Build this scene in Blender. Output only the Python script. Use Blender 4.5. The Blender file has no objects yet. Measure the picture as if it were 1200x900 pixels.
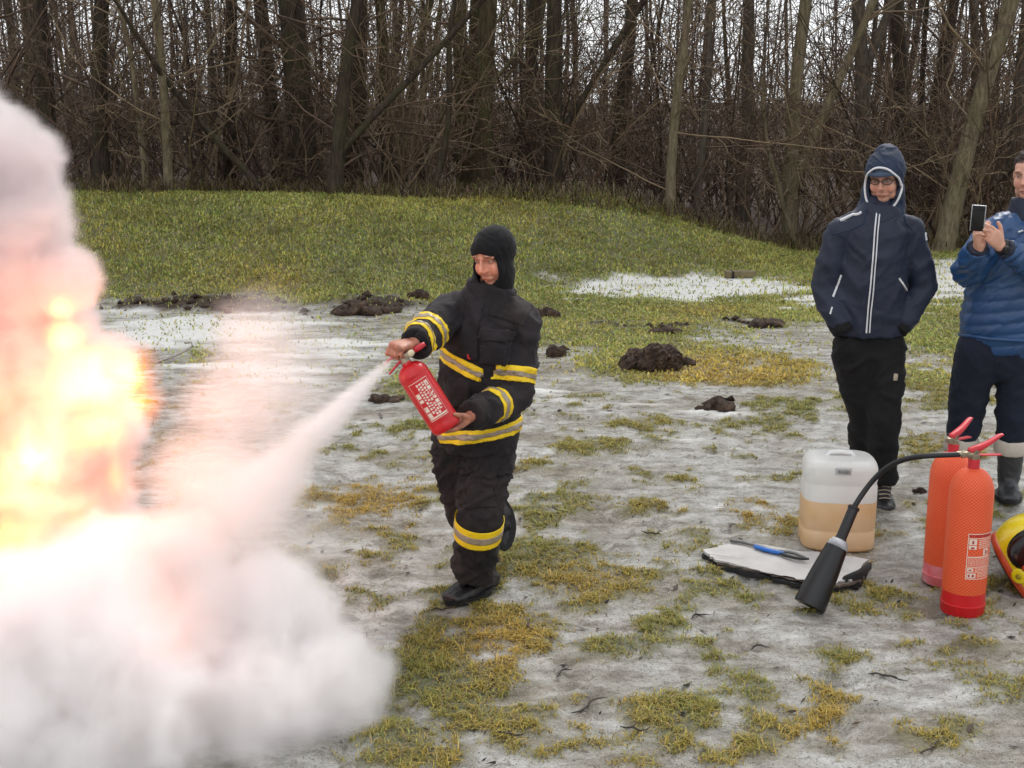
import bpy, bmesh, math, random
import numpy as np
from mathutils import Vector, Matrix, noise, Quaternion
from mathutils.bvhtree import BVHTree

random.seed(7)
rng = np.random.default_rng(11)
S = bpy.context.scene
COL = S.collection

# ------------------------------------------------------------------ camera
CAM_H, PITCH, FPX = 2.1, math.radians(12.66), 1500.0     # focal length in pixels of a 1200 wide picture
cam_data = bpy.data.cameras.new('camera')
cam_data.lens = 36.0 * FPX / 1200.0
cam_data.sensor_width = 36.0
cam_data.clip_start, cam_data.clip_end = 0.05, 2000.0
cam = bpy.data.objects.new('camera', cam_data)
COL.objects.link(cam)
cam.location = (0, 0, CAM_H)
cam.rotation_euler = (math.radians(90) - PITCH, 0, 0)
S.camera = cam

# ------------------------------------------------------------------ overcast sky
W = bpy.data.worlds.new('World')
S.world = W
W.use_nodes = True
wn, wl = W.node_tree.nodes, W.node_tree.links
wn.clear()
SUN_EL, SUN_ROT = math.radians(48), math.radians(200)
sky = wn.new('ShaderNodeTexSky')
sky.sky_type = 'NISHITA'
sky.sun_disc = False
sky.sun_elevation, sky.sun_rotation = SUN_EL, SUN_ROT
sky.air_density, sky.dust_density, sky.ozone_density = 1.0, 1.0, 1.0
hs = wn.new('ShaderNodeHueSaturation')
hs.inputs['Saturation'].default_value = 0.16             # cloud deck: almost no blue
bg = wn.new('ShaderNodeBackground')
bg.inputs['Strength'].default_value = 0.13
out = wn.new('ShaderNodeOutputWorld')
wl.new(sky.outputs[0], hs.inputs['Color'])
deck = wn.new('ShaderNodeMix')                            # even cloud deck over the clear-sky gradient
deck.data_type = 'RGBA'
deck.inputs[0].default_value = 0.6
deck.inputs[7].default_value = (6.2, 6.35, 6.6, 1)
wl.new(hs.outputs[0], deck.inputs[6])
wl.new(deck.outputs[2], bg.inputs['Color'])
wl.new(bg.outputs[0], out.inputs['Surface'])

sun_data = bpy.data.lights.new('sun', 'SUN')
sun_data.energy, sun_data.angle = 1.5, math.radians(25)
sun_data.color = (1.0, 0.97, 0.93)
sun = bpy.data.objects.new('sun', sun_data)
COL.objects.link(sun)
sun.rotation_euler = (math.radians(90) - SUN_EL, 0, math.pi - SUN_ROT + math.pi)

S.view_settings.view_transform = 'Standard'
S.view_settings.look = 'None'
S.view_settings.exposure = 0.6
S.view_settings.gamma = 1.0
S.view_settings.use_curve_mapping = False
S.cycles.use_denoising = True
S.cycles.max_bounces = 14
S.cycles.diffuse_bounces = 3
S.cycles.glossy_bounces = 3
S.cycles.transmission_bounces = 6
S.cycles.transparent_max_bounces = 12
S.cycles.volume_bounces = 12
S.cycles.volume_step_rate = 2.5
S.cycles.volume_max_steps = 256
S.cycles.use_adaptive_sampling = True
S.cycles.adaptive_threshold = 0.03
S.cycles.caustics_reflective = False
S.cycles.caustics_refractive = False
S.cycles.sample_clamp_indirect = 6.0

# ------------------------------------------------------------------ pixel <-> place
CP, SP = math.cos(PITCH), math.sin(PITCH)
def ray(px, py):
    u, v = (px - 600.0) / FPX, (450.0 - py) / FPX
    return Vector((u, CP + v * SP, -SP + v * CP))
def at(px, py, Y):
    d = ray(px, py)
    return Vector((0, 0, CAM_H)) + d * (Y / d.y)
def gp(px, py, z=0.0):
    d = ray(px, py)
    return Vector((0, 0, CAM_H)) + d * ((z - CAM_H) / d.z)
def pix(x, y, z):
    """numpy: world -> pixel of the 1200x900 photograph"""
    dz = z - CAM_H
    depth = np.maximum(y * CP - dz * SP, 0.05)
    up = y * SP + dz * CP
    return 600 + FPX * x / depth, 450 - FPX * up / depth

# ------------------------------------------------------------------ noise
def _hash(ix, iy, seed):
    h = (ix.astype(np.int64) * 374761393 + iy.astype(np.int64) * 668265263 + seed * 974634777) & 0xffffffff
    h = ((h ^ (h >> 13)) * 1274126177) & 0xffffffff
    return ((h ^ (h >> 16)) & 0xffffff) / float(0xffffff)
def vnoise(x, y, seed=0):
    x, y = np.asarray(x, float), np.asarray(y, float)
    ix, iy = np.floor(x), np.floor(y)
    fx, fy = x - ix, y - iy
    fx, fy = fx * fx * (3 - 2 * fx), fy * fy * (3 - 2 * fy)
    a, b = _hash(ix, iy, seed), _hash(ix + 1, iy, seed)
    c, d = _hash(ix, iy + 1, seed), _hash(ix + 1, iy + 1, seed)
    return (a + (b - a) * fx) * (1 - fy) + (c + (d - c) * fx) * fy
def fbm(x, y, seed=0, octv=4, gain=0.5):
    s, a, t = 0.0, 1.0, 0.0
    for o in range(octv):
        s = s + a * vnoise(x * 2 ** o + 17.3 * o, y * 2 ** o - 9.1 * o, seed + o * 13)
        t += a; a *= gain
    return s / t
def sstep(a, b, x):
    t = np.clip((np.asarray(x, float) - a) / (b - a), 0, 1)
    return t * t * (3 - 2 * t)

# ------------------------------------------------------------------ scene helpers
def tag(o, label=None, cat=None, group=None, kind=None):
    if label: o['label'] = label
    if cat: o['category'] = cat
    if group: o['group'] = group
    if kind: o['kind'] = kind
    return o
def link(name, mesh, mat=None, parent=None, smooth=True):
    o = bpy.data.objects.new(name, mesh)
    COL.objects.link(o)
    if mat is not None:
        if not mesh.materials: mesh.materials.append(mat)
    if parent is not None: o.parent = parent
    if smooth and len(mesh.polygons): mesh.polygons.foreach_set('use_smooth', np.ones(len(mesh.polygons), bool))
    return o
def empty(name, loc=(0, 0, 0)):
    o = bpy.data.objects.new(name, None)
    o.empty_display_size = 0.1
    COL.objects.link(o)
    o.location = loc
    return o
def reroot(root, kids=None):
    """children were made in world coordinates: keep them there"""
    for c in (kids or [o for o in COL.objects if o.parent == root]):
        c.matrix_parent_inverse = Matrix.Translation(-Vector(root.location))
def from_bm(name, bm, mat=None, parent=None, smooth=True, auto=None):
    me = bpy.data.meshes.new(name)
    bm.normal_update()
    bm.to_mesh(me); bm.free()
    o = link(name, me, mat, parent, smooth)
    if auto is not None:
        me.set_sharp_from_angle(angle=math.radians(auto))
    return o
def np_mesh(name, verts, faces):
    """verts (n,3), faces (m,k) numpy"""
    me = bpy.data.meshes.new(name)
    n, m, k = len(verts), len(faces), faces.shape[1]
    me.vertices.add(n); me.vertices.foreach_set('co', np.ascontiguousarray(verts, np.float32).ravel())
    me.loops.add(m * k); me.loops.foreach_set('vertex_index', np.ascontiguousarray(faces, np.int32).ravel())
    me.polygons.add(m)
    me.polygons.foreach_set('loop_start', np.arange(0, m * k, k, dtype=np.int32))
    try: me.polygons.foreach_set('loop_total', np.full(m, k, np.int32))
    except Exception: pass
    me.update(calc_edges=True)
    return me
def fattr(me, name, vals):
    a = me.attributes.new(name, 'FLOAT', 'POINT')
    a.data.foreach_set('value', np.ascontiguousarray(vals, np.float32))
def cattr(me, name, vals):
    a = me.attributes.new(name, 'FLOAT_COLOR', 'POINT')
    v = np.ones((len(vals), 4), np.float32); v[:, :3] = vals
    a.data.foreach_set('color', v.ravel())

# ------------------------------------------------------------------ material helpers
class NT:
    """tiny node-tree writer"""
    def __init__(s, name):
        s.m = bpy.data.materials.new(name); s.m.use_nodes = True
        s.t = s.m.node_tree; s.n = s.t.nodes; s.l = s.t.links
        s.n.clear()
        s.out = s.n.new('ShaderNodeOutputMaterial')
        s._tc = None
    def new(s, typ, **kw):
        nd = s.n.new(typ)
        for k, v in kw.items():
            if k.startswith('i_'):
                key = k[2:]
                key = int(key) if key.isdigit() else key.replace('_', ' ')
                s.put(nd.inputs[key], v)
            else: setattr(nd, k, v)
        return nd
    def put(s, sock, v):
        if hasattr(v, 'is_output') or isinstance(v, bpy.types.NodeSocket): s.l.new(v, sock)
        else:
            if isinstance(v, (tuple, list)) and len(v) == 3 and sock.type == 'RGBA': v = (*v, 1)
            sock.default_value = v
    def tc(s, what='Object'):
        if s._tc is None: s._tc = s.n.new('ShaderNodeTexCoord')
        return s._tc.outputs[what]
    def attr(s, name, o='Fac'):
        return s.new('ShaderNodeAttribute', attribute_name=name).outputs[o]
    def noise(s, scale, detail=4, rough=0.55, vec=None, dist=0.0, o='Fac'):
        nd = s.new('ShaderNodeTexNoise')
        s.put(nd.inputs['Scale'], scale); s.put(nd.inputs['Detail'], detail)
        s.put(nd.inputs['Roughness'], rough); s.put(nd.inputs['Distortion'], dist)
        s.l.new(vec if vec is not None else s.tc(), nd.inputs['Vector'])
        return nd.outputs[o]
    def mapv(s, scale=(1, 1, 1), rot=(0, 0, 0), vec=None):
        nd = s.new('ShaderNodeMapping')
        nd.inputs['Scale'].default_value = scale; nd.inputs['Rotation'].default_value = rot
        s.l.new(vec if vec is not None else s.tc(), nd.inputs['Vector'])
        return nd.outputs[0]
    def ramp(s, fac, *stops, interp='LINEAR'):
        nd = s.new('ShaderNodeValToRGB'); cr = nd.color_ramp; cr.interpolation = interp
        while len(cr.elements) < len(stops): cr.elements.new(0.5)
        for e, (p, c) in zip(cr.elements, stops):
            e.position = p
            e.color = (*c, 1) if isinstance(c, (tuple, list)) else (c, c, c, 1)
        s.put(nd.inputs[0], fac)
        return nd.outputs[0]
    def mix(s, fac, a, b, mode='MIX'):
        nd = s.new('ShaderNodeMix', data_type='RGBA', blend_type=mode)
        s.put(nd.inputs[0], fac); s.put(nd.inputs[6], a); s.put(nd.inputs[7], b)
        return nd.outputs[2]
    def math(s, op, a, b=0.0, c=None):
        nd = s.new('ShaderNodeMath', operation=op)
        s.put(nd.inputs[0], a); s.put(nd.inputs[1], b)
        if c is not None: s.put(nd.inputs[2], c)
        return nd.outputs[0]
    def bump(s, h, strength=0.3, dist=0.01, normal=None):
        nd = s.new('ShaderNodeBump')
        nd.inputs['Strength'].default_value = strength; nd.inputs['Distance'].default_value = dist
        s.put(nd.inputs['Height'], h)
        if normal is not None: s.l.new(normal, nd.inputs['Normal'])
        return nd.outputs[0]
    def bsdf(s, color, rough=0.7, metal=0.0, normal=None, spec=0.5, **kw):
        nd = s.new('ShaderNodeBsdfPrincipled')
        s.put(nd.inputs['Base Color'], color); s.put(nd.inputs['Roughness'], rough)
        s.put(nd.inputs['Metallic'], metal); s.put(nd.inputs['Specular IOR Level'], spec)
        if normal is not None: s.l.new(normal, nd.inputs['Normal'])
        for k, v in kw.items(): s.put(nd.inputs[k.replace('_', ' ')], v)
        s.l.new(nd.outputs[0], s.out.inputs['Surface'])
        return nd
def rgb(h):
    """sRGB hex -> linear"""
    c = [int(h[i:i + 2], 16) / 255 for i in (0, 2, 4)]
    return tuple(x / 12.92 if x <= 0.04045 else ((x + 0.055) / 1.055) ** 2.4 for x in c)
def simple(name, color, rough=0.6, metal=0.0, var=0.25, scale=30.0, bump=0.15, bscale=None, bdist=0.002, spec=0.5, **kw):
    t = NT(name)
    n = t.noise(scale, 5)
    dark = tuple(c * (1 - var) for c in color); lite = tuple(min(1, c * (1 + var)) for c in color)
    c = t.ramp(n, (0.3, dark), (0.7, lite))
    nb = t.bump(t.noise(bscale or scale * 4, 3), bump, bdist) if bump else None
    rr = t.ramp(n, (0.2, max(0, rough - 0.08)), (0.8, min(1, rough + 0.08)))
    t.bsdf(c, rr, metal, nb, spec, **kw)
    return t.m
# ================================================================== the ground
def terrain(x, y):
    """height of the ground; a low grassed bank runs across behind the clearing"""
    x, y = np.asarray(x, float), np.asarray(y, float)
    yy = y + 0.35 * (fbm(x * 0.5, y * 0.3, 3, 3) - 0.5)
    sh = np.clip(x + 1.0, 0, 3.8)
    up = sstep(0, 1, (yy - (12.6 + .80 * sh)) / (4.0 - .55 * sh)); down = 1 - 0.62 * sstep(17.3, 21.5, yy)
    along = 1 - sstep(0.9, 4.3, x + 0.25 * (fbm(x * 0.7, y * 0.7, 8, 2) - 0.5))
    h = 0.86 * up * down * along * (1 + 0.10 * (fbm(x * 0.45, y * 0.2, 5, 3) - 0.5) - 0.010 * (x + 4))
    near = 1 - sstep(24, 40, y)
    h = h + (0.05 * (fbm(x * 0.8, y * 0.8, 21, 3) - 0.5)) * sstep(6, 12, y) * near
    h = h + 0.35 * sstep(22, 60, np.hypot(x, y)) * (fbm(x * 0.06, y * 0.06, 31, 3) - 0.35)
    return h

# where turf, old snow, brown dead grass and bare soil lie (ellipses round the places where they show, broken up by noise)
TURF = [  # px, py, rx, ry, weight
    (640, 655, 75, 26, 1.0), (530, 800, 95, 62, 1.05), (610, 870, 60, 26, .9), (470, 870, 40, 40, 1.0), (415, 588, 75, 26, 1.0),
    (600, 745, 55, 40, .85), (690, 520, 48, 13, 1.1), (470, 505, 60, 12, .75), (660, 605, 40, 12, .8), (705, 700, 55, 26, .7),
    (770, 590, 50, 12, .7), (820, 820, 90, 34, .75), (700, 770, 60, 25, .65), (960, 765, 55, 16, .7), (970, 830, 40, 25, .7), (790, 498, 95, 11, .7),
    (1010, 620, 60, 22, .55), (920, 560, 45, 10, .8), (880, 535, 30, 7, .7), (1075, 520, 60, 14, .8), (1110, 470, 60, 16, .9), (1010, 700, 60, 18, .75),
    (1010, 780, 80, 20, .75), (1080, 770, 60, 25, .6), (1090, 860, 90, 22, .7), (1100, 610, 70, 20, .6), (860, 690, 60, 18, .7), (900, 615, 70, 14, .6),
    (760, 660, 60, 16, .65), (860, 880, 80, 16, .6), (1180, 590, 30, 14, .8), (1090, 445, 70, 18, .9), (930, 480, 70, 14, .9), (1150, 700, 60, 20, .55),
    (560, 580, 120, 20, .45), (720, 560, 70, 10, .5), (640, 545, 60, 10, .4), (380, 700, 60, 40, .3), (440, 650, 50, 20, .5), (1000, 870, 80, 20, .5),
    (690, 860, 60, 14, .5), (1160, 810, 50, 20, .6), (780, 735, 50, 14, .55), (560, 700, 45, 20, .75), (230, 415, 20, 10, 1.0), (440, 530, 40, 10, .5)]
GRASSY = [(720, 385, 170, 30, 1.0), (640, 350, 120, 40, 1.0), (860, 362, 150, 14, 1.0), (800, 425, 150, 26, 1.0), (900, 440, 90, 24, .9), (1085, 385, 60, 40, 1.1),
          (1140, 410, 60, 30, .9), (700, 330, 90, 24, 1.0), (480, 455, 60, 25, .8), (470, 415, 60, 16, .4), (560, 380, 90, 30, .6), (860, 300, 120, 10, 1.0), (700, 465, 60, 10, .6)]
BROWN = [(860, 432, 110, 22, 1.0), (420, 585, 75, 26, .8), (590, 760, 60, 34, .9), (900, 600, 60, 18, .6), (1010, 640, 70, 20, .7), (690, 690, 70, 30, .4), (840, 365, 80, 10, .6), (1000, 605, 50, 16, .8), (330, 330, 60, 18, .7), (700, 800, 70, 40, .4), (970, 840, 60, 40, .5)]
SNOW = [(820, 336, 150, 17, 1.25), (1090, 328, 130, 30, 1.3), (700, 345, 60, 8, .8), (960, 352, 60, 10, 1.0), (230, 385, 160, 26, 1.0), (400, 405, 80, 22, .9), (300, 430, 150, 30, .7), (680, 465, 80, 10, .5), (780, 480, 130, 12, .7), (640, 455, 60, 8, .6), (430, 480, 90, 30, .55), (180, 365, 80, 10, .9), (420, 540, 60, 30, .4), (850, 520, 200, 18, .35)]
SOIL = [(240, 355, 130, 10, 1.4), (430, 357, 75, 14, 1.2), (330, 365, 60, 8, 1.1), (380, 375, 80, 10, .6), (760, 384, 100, 5, 1.0), (880, 380, 60, 7, 1.0), (640, 365, 25, 12, .7), (840, 473, 30, 8, .9), (650, 412, 22, 9, .9), (655, 487, 40, 6, .6), (770, 425, 60, 12, .4), (870, 400, 90, 8, .2)]
def blobs(lst, px, py):
    s = np.zeros_like(px)
    for cx, cy, rx, ry, w in lst:
        d2 = ((px - cx) / rx) ** 2 + ((py - cy) / ry) ** 2
        s = np.maximum(s, w * np.exp(-0.8 * d2))
    return s
def cover(x, y):
    """turf, brown, snow, soil (0..1 each) at ground places"""
    z = terrain(x, y)
    px, py = pix(x, y, z)
    wpx = px + 26 * (fbm(x * 2.2, y * 2.2, 41, 3) - 0.5); wpy = py + 14 * (fbm(x * 2.2, y * 2.2, 43, 3) - 0.5)
    n1 = fbm(x * 3.2, y * 3.2, 51, 4, 0.6); n2 = fbm(x * 9, y * 9, 57, 3, 0.6)
    t = blobs(TURF, wpx, wpy)
    t = t + 0.16 * sstep(2.0, 4.0, y) * (1 - sstep(9.5, 10.5, y))
    micro = sstep(.50, .66, fbm(x * 5.5, y * 4.6, 53, 3, .55)) * sstep(.38, .60, fbm(x * 1.0, y * 1.0, 59, 3)) * (1 - sstep(7.0, 9.0, y))
    turf = sstep(0.46, 0.80, t * 0.60 + 0.95 * (n1 - 0.5) + 0.20 + 1.0 * (n2 - 0.5))
    turf = np.maximum(turf, micro * sstep(.40, .62, n2) * .8)
    # far meadow and bank: closed sward, except where snow or soil shows
    far = np.maximum(blobs(GRASSY, wpx, wpy), sstep(12.4, 13.3, y - 0.0 * x + 0.9 * (fbm(x * 0.9, y * 0.9, 61, 3) - 0.5)))
    far = np.maximum(far, 0.8 * sstep(11.0, 12.5, y) * sstep(-1.2, 0.2, x) * (1 - sstep(3.0, 4.0, x)))
    turf = np.maximum(turf, sstep(0.34, 0.60, far * 0.8 + 0.5 * (n1 - 0.5) + 0.3 * (n2 - 0.5)))
    streak = fbm(x * 1.2, y * 5.0, 71, 4, 0.6)
    snow = sstep(0.36, 0.62, blobs(SNOW, wpx, wpy) * 0.72 + 0.9 * (streak - 0.5) + 0.25 * (n1 - 0.5))
    turf = turf * (1 - 0.95 * snow * (y > 8.2)); turf = np.where((y > 11) & (y < 16), turf * (1 - sstep(.5, .9, blobs(SNOW[:4], wpx, wpy)) * .75), turf)
    soil = sstep(0.42, 0.68, blobs(SOIL, wpx, wpy) * 0.75 + 0.6 * (n1 - 0.5) + 0.3 * (n2 - 0.5))
    turf = turf * (1 - 0.9 * soil)
    brown = np.clip(blobs(BROWN, wpx, wpy) + 0.7 * (fbm(x * 1.1, y * 1.1, 81, 3) - 0.42) , 0, 1)
    wood = sstep(16.9, 18.0, y + 1.3 * (fbm(x * 0.6, y * 0.6, 91, 3) - 0.5) - 0.06 * x)
    wood = np.maximum(wood, sstep(9, 16, np.abs(x) - 0.25 * y))
    turf = turf * (1 - wood)
    return turf, brown, snow * (1 - wood), soil, wood

def axis(fine0, fine1, step, lo, hi, grow=1.14):
    a = list(np.arange(fine0, fine1, step)); s = step; v = a[-1]
    while v < hi: s *= grow; v += s; a.append(v)
    s = step; v = a[0]; b = []
    while v > lo: s *= grow; v -= s; b.append(v)
    return np.array(b[::-1] + a)
gx = axis(-3.6, 3.8, 0.035, -260, 260, 1.12)
gy = axis(2.9, 11.0, 0.035, -90, 420, 1.045)
GX, GY = np.meshgrid(gx, gy)
GX, GY = GX.ravel(), GY.ravel()
g_turf, g_brown, g_snow, g_soil, g_wood = cover(GX, GY)
nearf = 1 - sstep(9, 15, GY)
rough_z = (0.042 * (fbm(GX * 2.5, GY * 2.5, 101, 4, .55) - 0.5) + 0.020 * (fbm(GX * 11, GY * 13, 103, 3, .6) - 0.5)) * nearf
lump = 0.012 * g_turf * nearf + 0.05 * g_soil * (fbm(GX * 7, GY * 9, 107, 3) - 0.25) * (1 - sstep(13, 18, GY)) + 0.012 * g_snow * (GY > 6)
# boot prints pressed into the slush
prn = np.zeros_like(GX)
rp = np.random.default_rng(5)
for _ in range(150):
    cx, cy, a = rp.uniform(-1.6, 2.6), rp.uniform(3.4, 8.5), rp.uniform(0, 6.28)
    m = (np.abs(GX - cx) < .25) & (np.abs(GY - cy) < .25)
    u = (GX[m] - cx) * math.cos(a) + (GY[m] - cy) * math.sin(a); v = -(GX[m] - cx) * math.sin(a) + (GY[m] - cy) * math.cos(a)
    r = np.sqrt((u / .14) ** 2 + (v / .055) ** 2)
    prn[m] += -0.016 * (1 - sstep(.75, 1.0, r)) + 0.007 * np.exp(-((r - 1.15) / .15) ** 2)
GZ = terrain(GX, GY) + rough_z + lump + prn * (1 - g_turf)
nx_, ny_ = len(gx), len(gy)
idx = np.arange(nx_ * ny_).reshape(ny_, nx_)
gf = np.stack([idx[:-1, :-1], idx[:-1, 1:], idx[1:, 1:], idx[1:, :-1]], -1).reshape(-1, 4)
gme = np_mesh('ground', np.stack([GX, GY, GZ], 1), gf)
for nm, v in (('turf', g_turf), ('brown', g_brown), ('snow', g_snow), ('soil', g_soil), ('wood', g_wood)): fattr(gme, nm, v)

t = NT('frozen_ground')
pos = t.tc('Object')
wide = t.mapv((1.0, 1.7, 1.0), vec=pos)
n_big = t.noise(1.3, 5, .6, vec=wide); n_mid = t.noise(6, 6, .62, vec=wide); n_fine = t.noise(42, 5, .65); n_grit = t.noise(170, 3, .6)
ice = t.ramp(n_mid, (0.28, rgb('726e66')), (0.42, rgb('9a978f')), (0.56, rgb('b8b7b2')), (0.74, rgb('d2d2d0')))
ice = t.mix(t.ramp(n_big, (0.44, 0.0), (0.64, 0.82)), ice, t.ramp(n_mid, (0.3, rgb('5a5040')), (0.7, rgb('958a75'))))
n_sp = t.noise(85, 6, .75, dist=.4)
ice = t.mix(t.ramp(n_fine, (0.52, 0.0), (0.68, 0.7)), ice, t.mix(n_sp, rgb('3a3328'), rgb('6f6858')))
ice = t.mix(t.ramp(n_sp, (0.56, 0.0), (0.66, 0.6)), ice, rgb('463c31'))
ice = t.mix(t.ramp(n_sp, (0.34, 0.35), (0.42, 0.0)), ice, rgb('c4c3be'))
ice = t.mix(t.ramp(n_grit, (0.58, 0.0), (0.66, 0.8)), ice, rgb('2e2720'))
frost = t.math('MULTIPLY', t.ramp(t.noise(3.1, 6, .7, vec=wide, dist=.6), (0.54, 0.0), (0.66, 1.0)), t.ramp(n_fine, (0.35, 0.2), (0.6, 1.0)))
ice = t.mix(t.math('MULTIPLY', frost, 0.5), ice, rgb('dcdddb'))
snow_c = t.ramp(n_fine, (0.3, rgb('b9bab6')), (0.7, rgb('ecebe8')))
c = t.mix(t.attr('snow'), ice, snow_c)
soil_c = t.ramp(t.noise(24, 6, .7), (0.3, rgb('1d1712')), (0.55, rgb('3b2f24')), (0.8, rgb('5c4b3a')))
c = t.mix(t.attr('soil'), c, soil_c)
under = t.mix(t.attr('brown'), t.ramp(n_fine, (0.3, rgb('33351c')), (0.7, rgb('6f7136'))), t.ramp(n_fine, (0.3, rgb('4e3c1d')), (0.7, rgb('937a3c'))))
c = t.mix(t.math('MULTIPLY', t.attr('turf'), 0.8), c, under)
leaf = t.ramp(t.noise(9, 6, .75), (0.3, rgb('1f1711')), (0.5, rgb('41332a')), (0.72, rgb('6f5a48')))
c = t.mix(t.attr('wood'), c, leaf)
dry = t.math('MAXIMUM', t.attr('turf'), t.math('MAXIMUM', t.attr('soil'), t.attr('wood')))
r = t.ramp(n_mid, (0.3, 0.14), (0.7, 0.42))
r = t.mix(t.attr('snow'), r, (0.7, 0.7, 0.7)); r = t.mix(dry, r, (0.95, 0.95, 0.95))
hgt = t.math('ADD', t.math('MULTIPLY', n_fine, 1.0), t.math('MULTIPLY', n_grit, 0.45))
hgt = t.math('ADD', hgt, t.math('MULTIPLY', n_mid, 1.6))
t.bsdf(c, r, 0.0, t.bump(t.math('ADD', hgt, t.math('MULTIPLY', n_sp, 0.8)), 0.75, 0.016), spec=0.45)
ground = link('ground', gme, t.m)
tag(ground, 'frozen muddy clearing with slush, turf and a grassed bank', kind='structure')
def gz(x, y):
    """actual ground sheet height by bilinear lookup"""
    x, y = np.atleast_1d(np.asarray(x, float)), np.atleast_1d(np.asarray(y, float))
    i = np.clip(np.searchsorted(gx, x) - 1, 0, nx_ - 2); j = np.clip(np.searchsorted(gy, y) - 1, 0, ny_ - 2)
    fx = (x - gx[i]) / (gx[i + 1] - gx[i]); fy = (y - gy[j]) / (gy[j + 1] - gy[j])
    Z = GZ.reshape(ny_, nx_)
    return (Z[j, i] * (1 - fx) + Z[j, i + 1] * fx) * (1 - fy) + (Z[j + 1, i] * (1 - fx) + Z[j + 1, i + 1] * fx) * fy
def G(px, py):
    p = gp(px, py); p.z = float(gz(p.x, p.y)[0]); return p

# ------------------------------------------------------------------ grass blades
def blades(name, X, Y, Z, hgt, lean, width, cols, seed, label):
    r = np.random.default_rng(seed); n = len(X)
    a = r.uniform(0, 6.283, n); b = a + r.uniform(-.6, .6, n)
    wx, wy = np.cos(a) * width, np.sin(a) * width
    lx, ly = -np.sin(b) * lean * hgt, np.cos(b) * lean * hgt
    V = np.empty((n, 5, 3))
    V[:, 0] = np.stack([X - wx, Y - wy, Z], 1); V[:, 1] = np.stack([X + wx, Y + wy, Z], 1)
    V[:, 2] = np.stack([X + lx * .38 - wx * .7, Y + ly * .38 - wy * .7, Z + hgt * .62], 1)
    V[:, 3] = np.stack([X + lx * .38 + wx * .7, Y + ly * .38 + wy * .7, Z + hgt * .62], 1)
    V[:, 4] = np.stack([X + lx, Y + ly, Z + hgt * (1 - .35 * np.minimum(lean, 1))], 1)
    k = np.arange(n)[:, None] * 5
    F = np.concatenate([k + [0, 1, 3], k + [0, 3, 2], k + [2, 3, 4]])
    me = np_mesh(name, V.reshape(-1, 3), F)
    cattr(me, 'tint', np.repeat(cols, 5, axis=0))
    o = link(name, me, M_BLADE, smooth=False)
    return tag(o, label, 'grass', kind='stuff')
t = NT('grass_blade')
nd = t.bsdf(t.attr('tint', 'Color'), 0.55, spec=0.25)
tr = t.new('ShaderNodeBsdfTranslucent'); t.l.new(t.attr('tint', 'Color'), tr.inputs[0])
mx = t.new('ShaderNodeMixShader'); mx.inputs[0].default_value = 0.3
t.l.new(nd.outputs[0], mx.inputs[1]); t.l.new(tr.outputs[0], mx.inputs[2]); t.l.new(mx.outputs[0], t.out.inputs['Surface'])
M_BLADE = t.m
def blade_cols(brown, r, n, y):
    g1, g2 = np.array(rgb('66703a')), np.array(rgb('9ba259')); y1, y2 = np.array(rgb('a58d3c')), np.array(rgb('cbaa58')); s1 = np.array(rgb('98875f'))
    u = r.uniform(0, 1, n)[:, None]
    g = g1 * (1 - u) + g2 * u; yl = y1 * (1 - u) + y2 * u
    k = np.clip(brown * 1.15 + .14 * (y < 8) + r.normal(0.14, .25, n), 0, 1)[:, None]
    c = g * (1 - k) + yl * k
    dead = r.uniform(0, 1, n) < 0.16
    c[dead] = s1 * r.uniform(.6, 1.5, dead.sum())[:, None]
    return c * r.uniform(.75, 1.3, n)[:, None]
def scatter(n, x0, x1, y0, y1, seed, power=1.0):
    r = np.random.default_rng(seed)
    y = y0 + (y1 - y0) * r.uniform(0, 1, n) ** power
    half0 = 0.46 * y + 0.25
    x = r.uniform(-1, 1, n) * half0
    m = (x > x0) & (x < x1)
    return x[m], y[m], r
# near tufts: clumps of blades
x, y, r = scatter(150000, -4, 4.2, 3.2, 9.6, 1)
tf, br, sn, so, wd = cover(x, y)
keep = r.uniform(0, 1, len(x)) < np.clip(tf * 1.0 - .08, 0, 1) * (0.22 + .78 * (fbm(x * 15, y * 15, 5, 2) > .52))
x, y, br, tf = x[keep], y[keep], br[keep], tf[keep]
nb = 7
X = np.repeat(x, nb) + r.normal(0, .011, len(x) * nb); Y = np.repeat(y, nb) + r.normal(0, .011, len(x) * nb)
B = np.repeat(br, nb); tall = np.repeat(r.uniform(.5, 1.15, len(x)) * (0.6 + .6 * tf), nb)
H = r.uniform(.010, .032, len(X)) * tall
blades('turf_tufts', X, Y, gz(X, Y) - .004, H, r.uniform(.5, 1.8, len(X)), r.uniform(.0014, .0030, len(X)) * (0.75 + Y * .075), blade_cols(B, r, len(X), Y), 2, 'mossy olive and straw grass tufts poking through the ice')
# meadow and bank
x, y, r = scatter(285000, -9, 9, 9.2, 18.8, 3, 0.8)
tf, br, sn, so, wd = cover(x, y)
keep = r.uniform(0, 1, len(x)) < tf * .95 + .06 * (1 - wd)
x, y, br = x[keep], y[keep], br[keep]
bank = sstep(12.5, 14, y)
H = r.uniform(.018, .050, len(x)) * (1 + .35 * bank) * (0.7 + 0.6 * fbm(x * 2, y * 2, 12, 3))
cl = blade_cols(np.clip(br * .8 * (1 - .5 * bank) + .6 * (fbm(x * .55, y * .55, 18, 4, .6) - .48), 0, 1), r, len(x), y) * (0.62 + 1.15 * fbm(x * 2.2, y * 2.2, 15, 5, .65))[:, None] * np.array([1.02, 1.10, 1.10])
blades('bank_grass', x, y, gz(x, y) - .006, H, r.uniform(.4, 1.4, len(x)), r.uniform(.0045, .010, len(x)), cl, 4, 'short green grass covering the bank and far meadow')
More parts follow.
